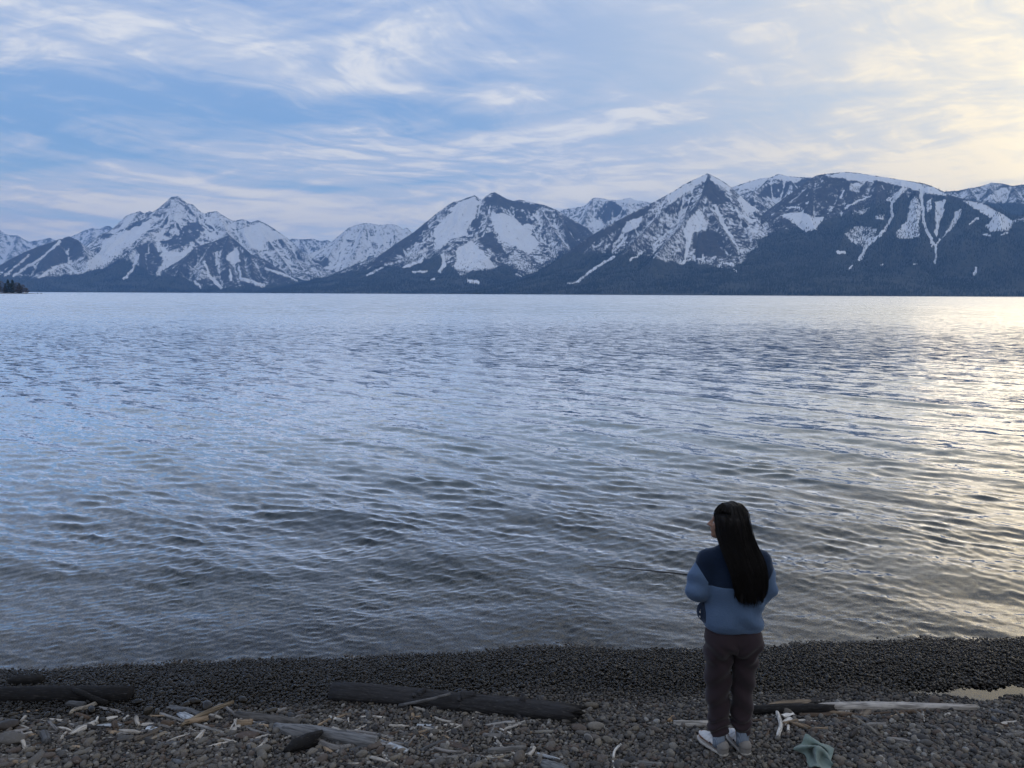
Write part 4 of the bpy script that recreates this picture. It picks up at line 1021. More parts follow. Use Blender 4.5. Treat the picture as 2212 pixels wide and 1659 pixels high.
    # ---- long dark hair: an inner mass and strands lying over it
    hair_m, t, out = new_mat('dark_brown_hair'); tc = t.new('ShaderNodeTexCoord').outputs['Object']
    n = t.noise(t.vmath('MULTIPLY', tc, (1.0, 1.0, 0.06)), 240.0, 3.0, 0.6)
    b = principled(t, out, Base_Color=t.mix(n, (0.004, 0.0035, 0.0035), (0.011, 0.0085, 0.008)), Roughness=0.62); b.inputs['Specular IOR Level'].default_value = 0.22
    bump(t, b, n, 0.5, 0.003)
    Hh = Field((-0.22, -0.28, 1.06), (0.22, 0.18, 1.73), 0.0065)
    Hh.ell(Hc + (0.016, -0.006, 0.010), (0.097, 0.116, 0.123), 0.01, M)
    # sides and back fall from the head onto the shoulders
    HT = [(1.10, .072, .022, .050, -.160), (1.14, .094, .026, .050, -.160), (1.22, .102, .028, .046, -.154), (1.30, .110, .032, .030, -.142), (1.37, .114, .042, .008, -.112), (1.42, .108, .060, -.012, -.080), (1.48, .106, .084, -.030, -.040), (1.55, .104, .100, -.040, -.010), (1.60, .098, .104, -.044, .005)]
    Hh.stack(HT, 0.03, 2.0)
    # face stays free
    Hh.ell(hp(0.160, 0.0, -0.035), (0.082, 0.13, 0.125), 0.010, M, sub=True)
    Hh.shift(lambda X, Y, Z: 0.0030 * np.sin(X * 230 + 3 * np.sin(Z * 9) + Y * 120) + 0.0035 * np.sin(X * 83 + 2 * np.sin(Z * 6) + Y * 40) + 0.010 * (1 - smooth01(Z, 1.10, 1.16)) * np.sin(X * 140))
    P, F = Hh.mesh(); hair = make_obj('hair', relax(P, F, 1, 0.4), F, hair_m, root)
    rng = random.Random(8); SV, SF = [], []
    T_ = np.array(HT)
    def shell(a, z, g):
        """point on the outside of the hair at height z, angle a (0 = straight back)"""
        if z > 1.60:
            e = math.sqrt(max(0.0, 1 - ((z - Hc[2] - 0.010) / 0.123) ** 2)); w, d_, cx, cy_ = 0.106 * e, 0.106 * e, Hc[0] + 0.016, Hc[1] - 0.006
        else: w, d_, cx, cy_ = (np.interp(z, T_[:, 0], T_[:, i]) for i in (1, 2, 3, 4))
        return np.array((cx + (w + g) * math.sin(a), cy_ - (d_ + g) * math.cos(a), z))
    for i in range(900):
        a = R(rng.uniform(-112, 118)); da = rng.gauss(0, 0.05); g = 0.001 + 0.004 * rng.random() + 0.013 * (rng.random() ** 9)
        zt = 1.050 + 0.095 * abs(rng.gauss(0, 0.6)) + 0.05 * (1 - abs(math.cos(a)))
        zs_ = [1.682, 1.665, 1.63, 1.58, 1.52, 1.46, 1.40, 1.34, 1.26, 1.18, 1.12, zt] if zt < 1.115 else [1.682, 1.665, 1.63, 1.58, 1.52, 1.46, 1.40, 1.34, 1.26, 1.19, zt]
        pts = []
        for k, z in enumerate(zs_):
            aa = a + da * k * 0.30 + 0.05 * math.sin(z * 22 + i)
            q = shell(max(-2.0, min(2.05, aa)), max(z, 1.10), g)
            q[2] = z
            pts.append(q)
        if max((p - Hc) @ f for p in pts[2:6]) > 0.088: continue
        r0 = 0.0016 + 0.0012 * rng.random(); path = catmull(pts, 2); m_ = len(path) - 1
        v, fc = tube_mesh(path, [r0 * (1 - 0.8 * (k / m_) ** 3) for k in range(m_ + 1)], 3, caps=False); o0 = len(SV); SV += list(v); SF += [[q + o0 for q in gq] for gq in fc]
    make_obj('strands', np.array(SV), SF, hair_m, hair)
    # ---- fishing rod held in both hands
    rod = bpy.data.objects.new('fishing_rod', None); col.objects.link(rod); rod.location = tuple(rod_at(0.20) + (ox, oy, oz))
    rod['label'] = 'thin dark fishing rod held by the person, its tip pointing left over the water'; rod['category'] = 'fishing rod'
    o = rod_at(0.20); black = simple_mat('dark_graphite', (0.012, 0.012, 0.014), 0.35, spec=0.5); cork = simple_mat('cork', (0.25, 0.15, 0.08), 0.85, vary=0.25, vscale=120); metal = simple_mat('reel_metal', (0.06, 0.06, 0.065), 0.35)
    L = 1.12; pl = [rd * (L * i / 12) + np.array((0, 0, -0.02 * (i / 12) ** 3)) for i in range(13)]
    make_obj('blank', *tube_mesh(pl, [0.0085 - 0.0062 * i / 12 for i in range(13)], 8), black, rod)
    make_obj('grip', *tube_mesh([rd * -0.02, rd * 0.10, rd * 0.30, rd * 0.36], [0.011, 0.0125, 0.012, 0.008], 12), cork, rod)
    for k in (0.55, 0.78, 0.97, 1.11):
        c0 = rd * k + np.array((0, 0, -0.011)); rr = 0.008 * (1.2 - 0.6 * k)
        ring = [c0 + vert * rr * math.sin(q) + side * rr * math.cos(q) for q in np.linspace(0, 2 * math.pi, 11)]
        make_obj('line_guide', *tube_mesh(ring, [0.0011] * 11, 5), metal, rod)
    rc = rd * 0.24 - vert * 0.055
    make_obj('reel', *tube_mesh([rc - rd * 0.03, rc - rd * 0.025, rc + rd * 0.008, rc + rd * 0.010, rc + rd * 0.030, rc + rd * 0.034], [0.012, 0.022, 0.022, 0.027, 0.027, 0.020], 14), metal, rod)
    make_obj('reel_foot', *tube_mesh([rd * 0.24 - vert * 0.008, rd * 0.235 - vert * 0.04], [0.006, 0.007], 6), metal, rod)

def catmull(pts, n):
    pts = [np.array(p, float) for p in pts]; P = [2 * pts[0] - pts[1]] + pts + [2 * pts[-1] - pts[-2]]; out = []
    for i in range(1, len(P) - 2):
        for k in range(n):
            t = k / n; a, b, c_, d = P[i - 1], P[i], P[i + 1], P[i + 2]
            out.append(0.5 * (2 * b + (c_ - a) * t + (2 * a - 5 * b + 4 * c_ - d) * t * t + (3 * b - a - 3 * c_ + d) * t ** 3))
    out.append(pts[-1]); return out

def tube_mesh(path, radii, n=8, caps=True):
    path = [np.array(p, float) for p in path]; V, F = [], []
    ref = np.array((0.13, 0.21, 0.97)); m = len(path)
    for i, p in enumerate(path):
        d = path[min(i + 1, m - 1)] - path[max(i - 1, 0)]; d = d / (np.linalg.norm(d) + 1e-12)
        if abs(d @ ref) > 0.95: ref = np.array((0.9, 0.3, 0.1))
        a = np.cross(d, ref); a /= np.linalg.norm(a); b = np.cross(d, a); ref = -np.cross(d, a) if False else ref
        r = radii[i]
        for k in range(n):
            q = 2 * math.pi * k / n; V.append(p + r * (math.cos(q) * a + math.sin(q) * b))
    for i in range(m - 1):
        for k in range(n):
            k2 = (k + 1) % n; F.append([i * n + k, i * n + k2, (i + 1) * n + k2, (i + 1) * n + k])
    if caps: F.append(list(range(n))[::-1]); F.append([(m - 1) * n + k for k in range(n)])
    return V, F
build_person()

# ------------------------------------------------------------------ driftwood
def wood_material(name='weathered_driftwood'):
    m, t, out = new_mat(name)
    oi = t.new('ShaderNodeObjectInfo'); base = oi.outputs['Color']
    tc = t.new('ShaderNodeTexCoord').outputs['Object']
    off = t.vmath('ADD', tc, t.comb(t.mul(oi.outputs['Random'], 37.0), t.mul(oi.outputs['Random'], 11.0), 0.0))
    g = t.noise(t.vmath('MULTIPLY', off, (5.0, 60.0, 60.0)), 1.0, 4.0, 0.6, 0.4)
    g2 = t.noise(t.vmath('MULTIPLY', off, (16.0, 220.0, 220.0)), 1.0, 2.0, 0.6)
    bl = t.noise(off, 9.0, 3.0, 0.6)
    c_ = t.mix(t.ramp(g, 0.36, 0.58), t.mix(0.62, base, (0.008, 0.007, 0.007)), base)
    c_ = t.mix(t.ramp(bl, 0.42, 0.72, 0.0, 0.45), c_, t.mix(0.55, base, (0.02, 0.019, 0.02)))
    c_ = t.mix(t.ramp(g2, 0.55, 0.8, 0.0, 0.35), c_, t.mix(0.4, base, (0.5, 0.48, 0.45)))
    b = principled(t, out, Base_Color=c_, Roughness=0.82); b.inputs['Specular IOR Level'].default_value = 0.2
    bump(t, b, t.add(g, t.mul(g2, 0.4)), 0.9, 0.006)
    return m
M_WOOD = wood_material()
TONE = {'grey': (0.23, 0.22, 0.215), 'pale': (0.46, 0.43, 0.39), 'white': (0.68, 0.66, 0.62), 'tan': (0.32, 0.24, 0.165), 'brown': (0.10, 0.07, 0.05), 'dark': (0.035, 0.032, 0.032),
        'black': (0.010, 0.010, 0.011), 'blue': (0.46, 0.50, 0.55), 'slate': (0.11, 0.115, 0.125)}

def log_mesh(path, radii, n=12, flat=1.0, seed=0, rough=0.12, end=('flat', 'flat'), groove=0.06, twist=0.3, sub=3):
    """path in local coordinates (x along); wobbly section, grooves along the grain"""
    rng = random.Random(seed)
    pts = catmull(path, sub) if len(path) > 2 else [np.array(path[0], float) + (np.array(path[1], float) - np.array(path[0], float)) * k / 7 for k in range(8)]
    m = len(pts); rad = np.interp(np.linspace(0, 1, m), np.linspace(0, 1, len(radii)), radii)
    gr = [rng.gauss(0, 1) for _ in range(n)]; ph = [rng.random() * 6.28 for _ in range(6)]
    V, F = [], []
    up = np.array((0, 0, 1.0))
    for i, p in enumerate(pts):
        d = pts[min(i + 1, m - 1)] - pts[max(i - 1, 0)]; d /= np.linalg.norm(d) + 1e-9
        a = np.cross(up, d); a /= np.linalg.norm(a) + 1e-9; b = np.cross(d, a)
        t = i / (m - 1)
        for k in range(n):
            q = 2 * math.pi * k / n
            w = 1 + rough * (math.sin(2 * q + ph[0] + twist * 3 * t) * 0.5 + math.sin(3 * q + ph[1] - 5 * t) * 0.35 + math.sin(t * 9 + ph[2] + q) * 0.4 + rng.gauss(0, 0.18)) + groove * gr[k]
            r = rad[i] * w
            jag = 0.0
            if i == 0 and end[0] == 'jag': jag = -rng.random() * rad[0] * 1.6
            if i == m - 1 and end[1] == 'jag': jag = rng.random() * rad[-1] * 1.6
            V.append(p + r * (math.cos(q) * a + math.sin(q) * b * flat) + d * jag)
    for i in range(m - 1):
        for k in range(n):
            k2 = (k + 1) % n; F.append([i * n + k, i * n + k2, (i + 1) * n + k2, (i + 1) * n + k])
    V.append(pts[0] + (pts[1] - pts[0]) * (0.25 if end[0] == 'jag' else 0.0)); V.append(pts[-1] - (pts[-1] - pts[-2]) * (0.25 if end[1] == 'jag' else 0.0))
    for k in range(n):
        k2 = (k + 1) % n; F.append([len(V) - 2, k2, k]); F.append([len(V) - 1, (m - 1) * n + k, (m - 1) * n + k2])
    return V, F

_wood_n = 0
def driftwood(name, label, pts, w, tone, category='driftwood', flat=1.0, taper=(1, 1), group=None, n=10, rough=0.16, end=('flat', 'flat'), lift=0.0, zs=None, over=0.0, groove=0.06, bury=0.25, world=None):
    """pts: positions in the frame (2212 wide); w: thickness in the same units"""
    global _wood_n; _wood_n += 1
    if world is None:
        P = []
        for i, (x, y) in enumerate(pts):
            p = ground_hit(x, y, 0.01); px_m = F_PX / (np.linalg.norm(p - np.array([0, 0, CAM_H])))
            P.append(p)
        wm = w / px_m * 0.5
    else: P = [np.array(p, float) for p in world]; wm = w
    P = np.array(P)
    for i, p in enumerate(P):
        if world is None:
            e = zs[i] if zs is not None else 0.0
            p[2] = float(ground_z(p[0], p[1])) + wm * flat * (1 - bury) + 0.008 + lift + e
            # keep it on its sight line after lifting
            dv = (p - np.array([0, 0, CAM_H])); sc = (ground_hit(*pts[i], p[2] - float(ground_z(p[0], p[1]))))
            p[:2] = sc[:2]
    c0 = (P[0] + P[-1]) / 2; ax = P[-1] - P[0]; yaw = math.atan2(ax[1], ax[0])
    ca, sa = math.cos(-yaw), math.sin(-yaw)
    L = [np.array((ca * (p - c0)[0] - sa * (p - c0)[1], sa * (p - c0)[0] + ca * (p - c0)[1], (p - c0)[2])) for p in P]
    radii = [wm * taper[0], wm, wm, wm * taper[1]] if len(taper) == 2 else [wm * q for q in taper]
    V, F = log_mesh(L, radii, n, flat, _wood_n * 7 + 3, rough, end, groove)
    o = make_obj(name, V, F, M_WOOD, None, smooth=flat > 0.55)
    o.location = c0; o.rotation_euler = (0, 0, yaw)
    rng = random.Random(_wood_n); f = 0.85 + 0.3 * rng.random()
    c_ = TONE[tone] if isinstance(tone, str) else tone
    o.color = (c_[0] * f, c_[1] * f, c_[2] * f, 1)
    o['label'] = label; o['category'] = category
    if group: o['group'] = group
    return o
def Z5(x, y): return (x / 1.7015) / 1.8228, (2550 + y / 1.7015) / 1.8228
def Z6(x, y): return (1200 + x / 1.7015) / 1.8228, (2550 + y / 1.7015) / 1.8228
def Z7(x, y): return (2700 + x / 1.6607) / 1.8228, (2400 + y / 1.6607) / 1.8228
K5 = 1 / 1.7015 / 1.8228; K7 = 1 / 1.6607 / 1.8228
def dw(Z, pts, w, tone, label, name='driftwood_stick', **kw):
    return driftwood(name, label, [Z(*p) for p in pts], w * 1.18 * (K7 if Z is Z7 else K5), tone, **kw)

def knot(parent, at, r, h, tone_f=1.0, lean=(0, 0)):
    """stub of a lost branch on a log"""
    p = np.array(at, float); q = p + np.array((lean[0], lean[1], h))
    V, F = log_mesh([p - (q - p) * 0.6, p, (p + q) / 2, q], [r * 1.9, r * 1.35, r, r * 0.6], 9, 1.0, int(abs(at[0]) * 999), 0.15, ('flat', 'jag'), 0.05, sub=2)
    o = make_obj('knot', V, F, M_WOOD, parent); o.color = tuple(min(1, c_ * tone_f) for c_ in parent.color[:3]) + (1,)
    return o

def build_wood():
    # the big logs
    big = dw(Z6, [(185, 285), (620, 312), (1080, 355), (1500, 400), (1780, 432)], 102, (0.034, 0.034, 0.038), 'long dark weathered log with branch stubs lying across the wet gravel', 'driftwood_log', category='log', n=22, taper=(1.0, 0.92), end=('flat', 'jag'), rough=0.11, bury=0.2, groove=0.05)
    bl = [v.co for v in big.data.vertices]; x0, x1 = min(v[0] for v in bl), max(v[0] for v in bl); Lx = x1 - x0
    ztop = max(v[2] for v in bl)
    def surf(fx, ang):
        x = x0 + Lx * fx; near = [v for v in bl if abs(v[0] - x) < Lx * 0.06]
        cz = sum(v[2] for v in near) / len(near); cy_ = sum(v[1] for v in near) / len(near); rr = max(v[2] for v in near) - cz
        return (x, cy_ - rr * 0.93 * math.cos(ang), cz + rr * 0.93 * math.sin(ang))
    for fx, an, r, h, le in ((0.375, R(80), .020, .030, (0.02, 0)), (0.345, R(40), .013, .008, (0, -0.02)), (0.525, R(45), .014, .006, (0, -0.022)), (0.53, R(12), .012, -.004, (0, -0.02)), (0.55, R(85), .026, .020, (0.05, 0)), (0.765, R(80), .022, .042, (0.004, 0)), (0.18, R(0), .012, -.012, (0.0, -0.016)), (0.75, R(-10), .015, -.03, (0.06, -0.05))):
        knot(big, surf(fx, an), r, h, 1.35, le)
    lf = dw(Z5, [(-420, 305), (0, 305), (400, 300), (875, 300)], 80, (0.008, 0.008, 0.0095), 'dark charred beam entering from the left edge beside the water', 'driftwood_log', category='log', n=14, rough=0.09, bury=0.2, groove=0.05, flat=0.9)
    dw(Z5, [(60, 212), (170, 208), (285, 205)], 50, 'black', 'short black block of wood at the water edge on the far left', 'driftwood_block', category='wood block', n=8, taper=(0.55, 1.0), rough=0.06, flat=1.0)
    dw(Z5, [(240, 250), (430, 238), (540, 272), (620, 320), (725, 372)], 26, 'black', 'crooked black branch lying over the charred beam', 'driftwood_branch', category='branch', zs=(0.03, 0.085, 0.095, 0.05, 0.0), taper=(0.5, 0.9))
    dw(Z6, [(632, 384), (800, 328), (975, 270)], 17, (0.12, 0.12, 0.125), 'straight grey stick leaning over the long dark log', 'driftwood_stick', category='stick', zs=(0.01, 0.115, 0.16), bury=0)
    # pale branch with a fork, centre left
    dw(Z6, [(-185, 520), (-110, 545), (60, 560), (260, 600), (480, 632)], 66, (0.17, 0.175, 0.185), 'thick pale grey branch log lying among the stones at lower centre left', 'driftwood_log', category='log', n=16, taper=(0.45, 0.85), end=('jag', 'flat'), rough=0.12)
    dw(Z6, [(70, 585), (110, 640), (200, 668), (300, 660)], 34, 'grey', 'curved split branch under the thick pale grey branch log', 'driftwood_branch', category='branch', taper=(0.4, 0.7), end=('jag', 'jag'))
    dw(Z6, [(95, 600), (140, 680), (190, 700)], 20, 'tan', 'bent brown splinter below the curved split branch', taper=(0.5, 0.3), category='stick')
    dw(Z5, [(1915, 690), (2010, 640), (2105, 610)], 74, 'black', 'black charred chunk beneath the thick pale grey branch log', 'driftwood_chunk', category='wood chunk', taper=(0.3, 0.9), n=9, rough=0.3, end=('jag', 'jag'))
    dw(Z6, [(240, 552), (420, 575), (590, 602)], 28, 'grey', 'grey split plank behind the thick pale grey branch log', 'driftwood_plank', category='plank', flat=0.5, taper=(0.6, 0.4), end=('jag', 'jag'))
    dw(Z6, [(515, 628), (600, 660), (688, 696)], 34, 'blue', 'bluish white tapered wood chip, brightest at lower centre left', 'driftwood_chip', category='wood chip', flat=0.6, taper=(0.35, 0.9), end=('jag', 'flat'))
    dw(Z6, [(575, 636), (690, 646)], 26, 'slate', 'grey plank end behind the bluish white chip', 'driftwood_plank', category='plank', flat=0.5)
    dw(Z6, [(690, 650), (740, 592)], 13, 'grey', 'short grey stick rising right of the bluish white chip', category='stick')
    dw(Z6, [(180, 540), (215, 548), (245, 562)], 28, 'pale', 'small pale knobbly stub on the thick pale grey branch log', 'driftwood_stub', category='wood stub', lift=0.05, rough=0.3)
    dw(Z5, [(1610, 452), (1800, 475), (2010, 498)], 44, (0.10, 0.095, 0.092), 'dark grey log piece behind the thick pale grey branch log', 'driftwood_log', category='log', n=13, taper=(0.9, 0.7), end=('jag', 'flat'))
    dw(Z5, [(1590, 503), (1690, 500)], 38, 'tan', 'short sawn brown stub in front of the dark grey log piece', 'driftwood_stub', category='wood stub')
    dw(Z5, [(1700, 508), (1800, 497)], 18, 'slate', 'small slate grey stick right of the sawn brown stub', category='stick')
    # left side pieces
    dw(Z5, [(1218, 520), (1380, 425), (1555, 342)], 24, (0.30, 0.24, 0.17), 'long flaky tan stick pointing up to the right, left of the big log', category='stick', zs=(0.0, 0.05, 0.10), taper=(0.9, 0.6), rough=0.2, end=('jag', 'jag'))
    dw(Z5, [(1040, 432), (1230, 490), (1500, 570)], 15, (0.24, 0.235, 0.23), 'long straight grey stick crossing under the flaky tan stick', category='stick')
    dw(Z5, [(1205, 445), (1290, 480)], 34, 'blue', 'bluish white wood chunk beside the flaky tan stick', 'driftwood_chunk', category='wood chunk', taper=(0.6, 1), rough=0.25, end=('jag', 'flat'))
    dw(Z5, [(1235, 492), (1320, 480), (1395, 466)], 24, 'tan', 'tan branch piece crossing the lower end of the flaky tan stick', category='stick', lift=0.02)
    dw(Z5, [(1140, 395), (1240, 415), (1335, 440)], 44, 'slate', 'dark grey slab of bark above the flaky tan stick', 'driftwood_slab', category='wood slab', flat=0.35, taper=(0.7, 0.6), end=('jag', 'jag'))
    dw(Z5, [(1490, 382), (1620, 482)], 16, 'grey', 'straight grey stick ending at the sawn brown stub', category='stick')
    dw(Z5, [(1555, 558), (1610, 515)], 26, 'pale', 'pale wood chip in front of the sawn brown stub', 'driftwood_chip', category='wood chip', flat=0.6)
    dw(Z5, [(1572, 475), (1585, 525)], 14, 'pale', 'small upright pale peg beside the sawn brown stub', category='stick', zs=(0.03, 0))
    dw(Z5, [(475, 440), (500, 415), (580, 400), (658, 366)], 20, (0.28, 0.25, 0.21), 'bent pale stick below the charred beam', category='stick')
    dw(Z5, [(470, 576), (560, 535), (650, 492)], 36, 'pale', 'broad pale tapering chunk of wood on the left', 'driftwood_chunk', category='wood chunk', taper=(0.3, 0.9), flat=0.7, end=('jag', 'jag'))
    dw(Z5, [(640, 492), (655, 452)], 10, 'white', 'thin white spike at the tip of the broad pale chunk', category='stick', zs=(0.03, 0.05))
    dw(Z5, [(672, 488), (730, 475), (790, 460)], 30, 'pale', 'flat pale chip right of the broad pale chunk', 'driftwood_chip', category='wood chip', flat=0.4, taper=(0.5, 0.4))
    dw(Z5, [(825, 482), (858, 455)], 16, 'white', 'small white chip between the pale chips on the left', 'driftwood_chip', category='wood chip', flat=0.5)
    dw(Z5, [(912, 450), (918, 490), (932, 522)], 18, 'pale', 'upright pale splinter left of the standing pale rock', category='stick', zs=(0.04, 0.02, 0))
    dw(Z5, [(645, 528), (740, 520), (830, 518)], 24, 'blue', 'flat bluish board end among the left litter', 'driftwood_board', category='board', flat=0.4)
    dw(Z5, [(764, 500), (780, 545)], 26, 'brown', 'brown stub standing by the flat bluish board', 'driftwood_stub', category='wood stub')
    dw(Z5, [(1090, 502), (1155, 512)], 34, 'brown', 'brown squared block left of the flaky tan stick', 'driftwood_block', category='wood block', n=6, rough=0.05)
    dw(Z5, [(900, 612), (990, 590), (1075, 538)], 24, (0.13, 0.11, 0.09), 'dark grey bent stick at left, above a tan one', category='stick')
    dw(Z5, [(935, 645), (1030, 605), (1110, 565)], 28, (0.24, 0.20, 0.15), 'flat tan slat lying below the dark bent stick', 'driftwood_strip', category='slat', flat=0.45)
    dw(Z5, [(1110, 632), (1200, 598), (1360, 556)], 9, 'pale', 'thin pale crooked twig at left centre', 'driftwood_twig', category='twig', rough=0.3)
    dw(Z5, [(1698, 692), (1750, 660), (1785, 612)], 18, 'pale', 'forked pale twig left of the black charred chunk', 'driftwood_twig', category='twig')
    dw(Z5, [(455, 372), (565, 380)], 30, 'slate', 'short grey round stub below the charred beam', 'driftwood_stub', category='wood stub')
    dw(Z5, [(150, 612), (170, 680)], 16, 'pale', 'pale peg sticking up among stones on the far left', category='stick', zs=(0.05, 0))
    dw(Z5, [(295, 560), (318, 630)], 38, 'slate', 'blunt grey stub on the far left', 'driftwood_stub', category='wood stub', zs=(0.03, 0))
    dw(Z5, [(120, 545), (215, 552)], 16, 'tan', 'thin tan slat beside the far left stones', 'driftwood_strip', category='slat', flat=0.5)
    dw(Z5, [(125, 590), (215, 568)], 20, 'pale', 'pale slat above the peg on the far left', 'driftwood_strip', category='slat', flat=0.5)
    dw(Z5, [(410, 612), (425, 585), (445, 568)], 14, 'pale', 'short curved pale twig on the left', 'driftwood_twig', category='twig')
    dw(Z5, [(800, 575), (1000, 555)], 22, 'grey', 'grey weathered slat lying across the left litter', 'driftwood_strip', category='slat', flat=0.4, end=('jag', 'jag'))
    dw(Z5, [(985, 540), (1060, 548)], 28, 'blue', 'bluish chip above the dark bent stick', 'driftwood_chip', category='wood chip', flat=0.5)
    dw(Z5, [(650, 655), (800, 600)], 18, 'dark', 'dark stick on the gravel at lower left', category='stick')
    dw(Z5, [(215, 660), (330, 622)], 16, 'brown', 'brown stick below the blunt grey stub', category='stick')
    dw(Z5, [(135, 500), (178, 452)], 14, 'pale', 'small slanting pale splinter on the far left', category='stick')
    dw(Z5, [(1340, 520), (1560, 530)], 20, 'brown', 'dark brown bark strip in front of the flaky tan stick', 'driftwood_bark', category='bark', flat=0.4, end=('jag', 'jag'))
    dw(Z5, [(1000, 520), (1090, 570)], 14, 'slate', 'slate grey splinter crossing the weathered slats', category='stick')
    # centre litter in front of the big log
    dw(Z6, [(380, 466), (460, 462), (535, 471)], 12, 'pale', 'slim pale stick left of centre below the big log', category='stick')
    dw(Z6, [(215, 466), (310, 440)], 22, (0.20, 0.15, 0.10), 'tan bark chip left of the slim pale stick', 'driftwood_chip', category='wood chip', flat=0.4)
    dw(Z6, [(88, 522), (170, 478)], 14, 'tan', 'tan twig near the tan bark chip', 'driftwood_twig', category='twig')
    dw(Z6, [(291, 465), (296, 505)], 9, 'white', 'tiny upright white splinter below the big log', category='stick', zs=(0.03, 0))
    dw(Z6, [(700, 466), (850, 458)], 10, 'tan', 'thin tan stick lying parallel to the big log', category='stick')
    dw(Z6, [(870, 468), (920, 488), (1000, 500)], 15, 'pale', 'wavy pale stick below the middle of the big log', category='stick')
    dw(Z6, [(752, 516), (850, 520)], 20, 'blue', 'flat bluish chip below the middle of the big log', 'driftwood_chip', category='wood chip', flat=0.4)
    dw(Z6, [(838, 600), (890, 530)], 17, 'pale', 'slanting pale splinter at lower centre', category='stick')
    dw(Z6, [(1220, 520), (1320, 508), (1410, 498)], 30, (0.30, 0.29, 0.28), 'pale flat board piece right of centre below the big log', 'driftwood_board', category='board', flat=0.6, taper=(0.6, 0.9), end=('jag', 'flat'))
    dw(Z6, [(1245, 542), (1350, 524)], 18, 'grey', 'grey slat just below the pale flat board piece', 'driftwood_strip', category='slat', flat=0.5)
    dw(Z6, [(1310, 545), (1385, 580)], 14, 'pale', 'short pale stick below the grey slat', category='stick')
    dw(Z6, [(1285, 556), (1360, 600), (1432, 635)], 12, 'grey', 'thin grey twig slanting down to the right of centre', 'driftwood_twig', category='twig')
    dw(Z6, [(1540, 565), (1670, 560)], 18, (0.20, 0.19, 0.17), 'straight grey brown stick below the right end of the big log', category='stick')
    dw(Z6, [(1430, 545), (1520, 572)], 14, 'tan', 'tan twig below the right end of the big log', 'driftwood_twig', category='twig')
    dw(Z6, [(1395, 425), (1440, 450), (1492, 478)], 14, 'slate', 'dark side twig poking from beneath the big log', 'driftwood_twig', category='twig')
    dw(Z6, [(1770, 470), (1850, 525)], 14, 'slate', 'grey splinter at the broken end of the big log', category='stick')
    dw(Z6, [(855, 645), (960, 640), (1105, 680)], 46, (0.085, 0.065, 0.055), 'dark brown slab of bark at bottom centre', 'driftwood_slab', category='wood slab', flat=0.35, taper=(0.5, 0.8), end=('jag', 'jag'))
    dw(Z6, [(778, 690), (860, 650), (950, 622)], 18, 'slate', 'grey stick crossing the dark brown slab', category='stick')
    dw(Z6, [(870, 666), (960, 690), (1062, 688)], 14, 'grey', 'curved grey twig on the dark brown slab', 'driftwood_twig', category='twig', lift=0.03)
    dw(Z6, [(868, 732), (980, 735), (1090, 708)], 17, 'grey', 'curved grey stick below the dark brown slab', category='stick')
    dw(Z6, [(1230, 690), (1350, 685), (1482, 668)], 36, (0.19, 0.185, 0.18), 'grey squared timber piece at bottom centre, behind the egg-shaped stone', 'driftwood_board', category='board', n=8, flat=0.8, rough=0.07)
    dw(Z6, [(1222, 745), (1330, 728), (1440, 705)], 16, (0.30, 0.26, 0.20), 'pale tan slat leaning toward the egg-shaped stone', 'driftwood_strip', category='slat', flat=0.5)
    dw(Z6, [(1225, 730), (1330, 715)], 12, 'pale', 'upper of two pale slats left of the egg-shaped stone', 'driftwood_strip', category='slat', flat=0.5)
    dw(Z6, [(1500, 722), (1535, 662)], 28, 'pale', 'pale upright chip right of the egg-shaped stone', 'driftwood_chip', category='wood chip', flat=0.5, zs=(0.0, 0.02))
    dw(Z6, [(1560, 708), (1630, 732), (1712, 746)], 18, 'blue', 'pale tapered stick right of the egg-shaped stone', category='stick', taper=(0.9, 0.3))
    dw(Z6, [(1590, 775), (1670, 800), (1760, 830)], 60, (0.16, 0.17, 0.18), 'grey blue lump of wood at the bottom edge', 'driftwood_chunk', category='wood chunk', rough=0.25, taper=(0.6, 0.9))
    dw(Z6, [(1330, 642), (1550, 655), (1700, 672), (1830, 692)], 10, 'brown', 'long thin dark twig right of centre near the bottom', 'driftwood_twig', category='twig')
    dw(Z6, [(2068, 738), (2075, 690), (2100, 660), (2122, 638)], 13, 'white', 'white S-shaped twig at the bottom right of centre', 'driftwood_twig', category='twig', zs=(0, 0.02, 0.03, 0.05))
    dw(Z6, [(2066, 752), (2074, 812)], 13, 'white', 'white peg below the S-shaped twig', category='stick')
    dw(Z6, [(2080, 768), (2212, 770), (2390, 782)], 34, (0.17, 0.17, 0.17), 'grey plank piece at the bottom left of the slippers', 'driftwood_plank', category='plank', flat=0.6, taper=(1, 0.5), end=('flat', 'jag'))
    dw(Z6, [(520, 690), (550, 750), (622, 792)], 14, 'pale', 'curved pale twig at the bottom, below the bluish white chip', 'driftwood_twig', category='twig')
    dw(Z6, [(300, 690), (350, 672), (412, 658)], 22, 'slate', 'grey split end piece below the thick pale branch log', 'driftwood_chip', category='wood chip', flat=0.5)
    dw(Z6, [(1890, 712), (1990, 735)], 13, 'brown', 'small brown stick left of the S-shaped twig', category='stick')
    # right of the person
    dw(Z7, [(815, 630), (900, 618), (1150, 616), (1500, 614), (1890, 622)], 42, (0.50, 0.47, 0.44), 'long peeled white pole lying on the gravel to the right of the person', 'driftwood_pole', category='pole', n=14, taper=(0.18, 0.8, 0.95, 1.0, 0.85, 0.5), rough=0.05, end=('flat', 'jag'), groove=0.02, lift=0.02)
    dw(Z7, [(430, 648), (600, 645), (780, 640), (945, 636)], 62, 'black', 'charred black log behind the legs, left of the white pole', 'driftwood_log', category='log', n=12, rough=0.15, end=('jag', 'jag'), taper=(0.8, 0.7))
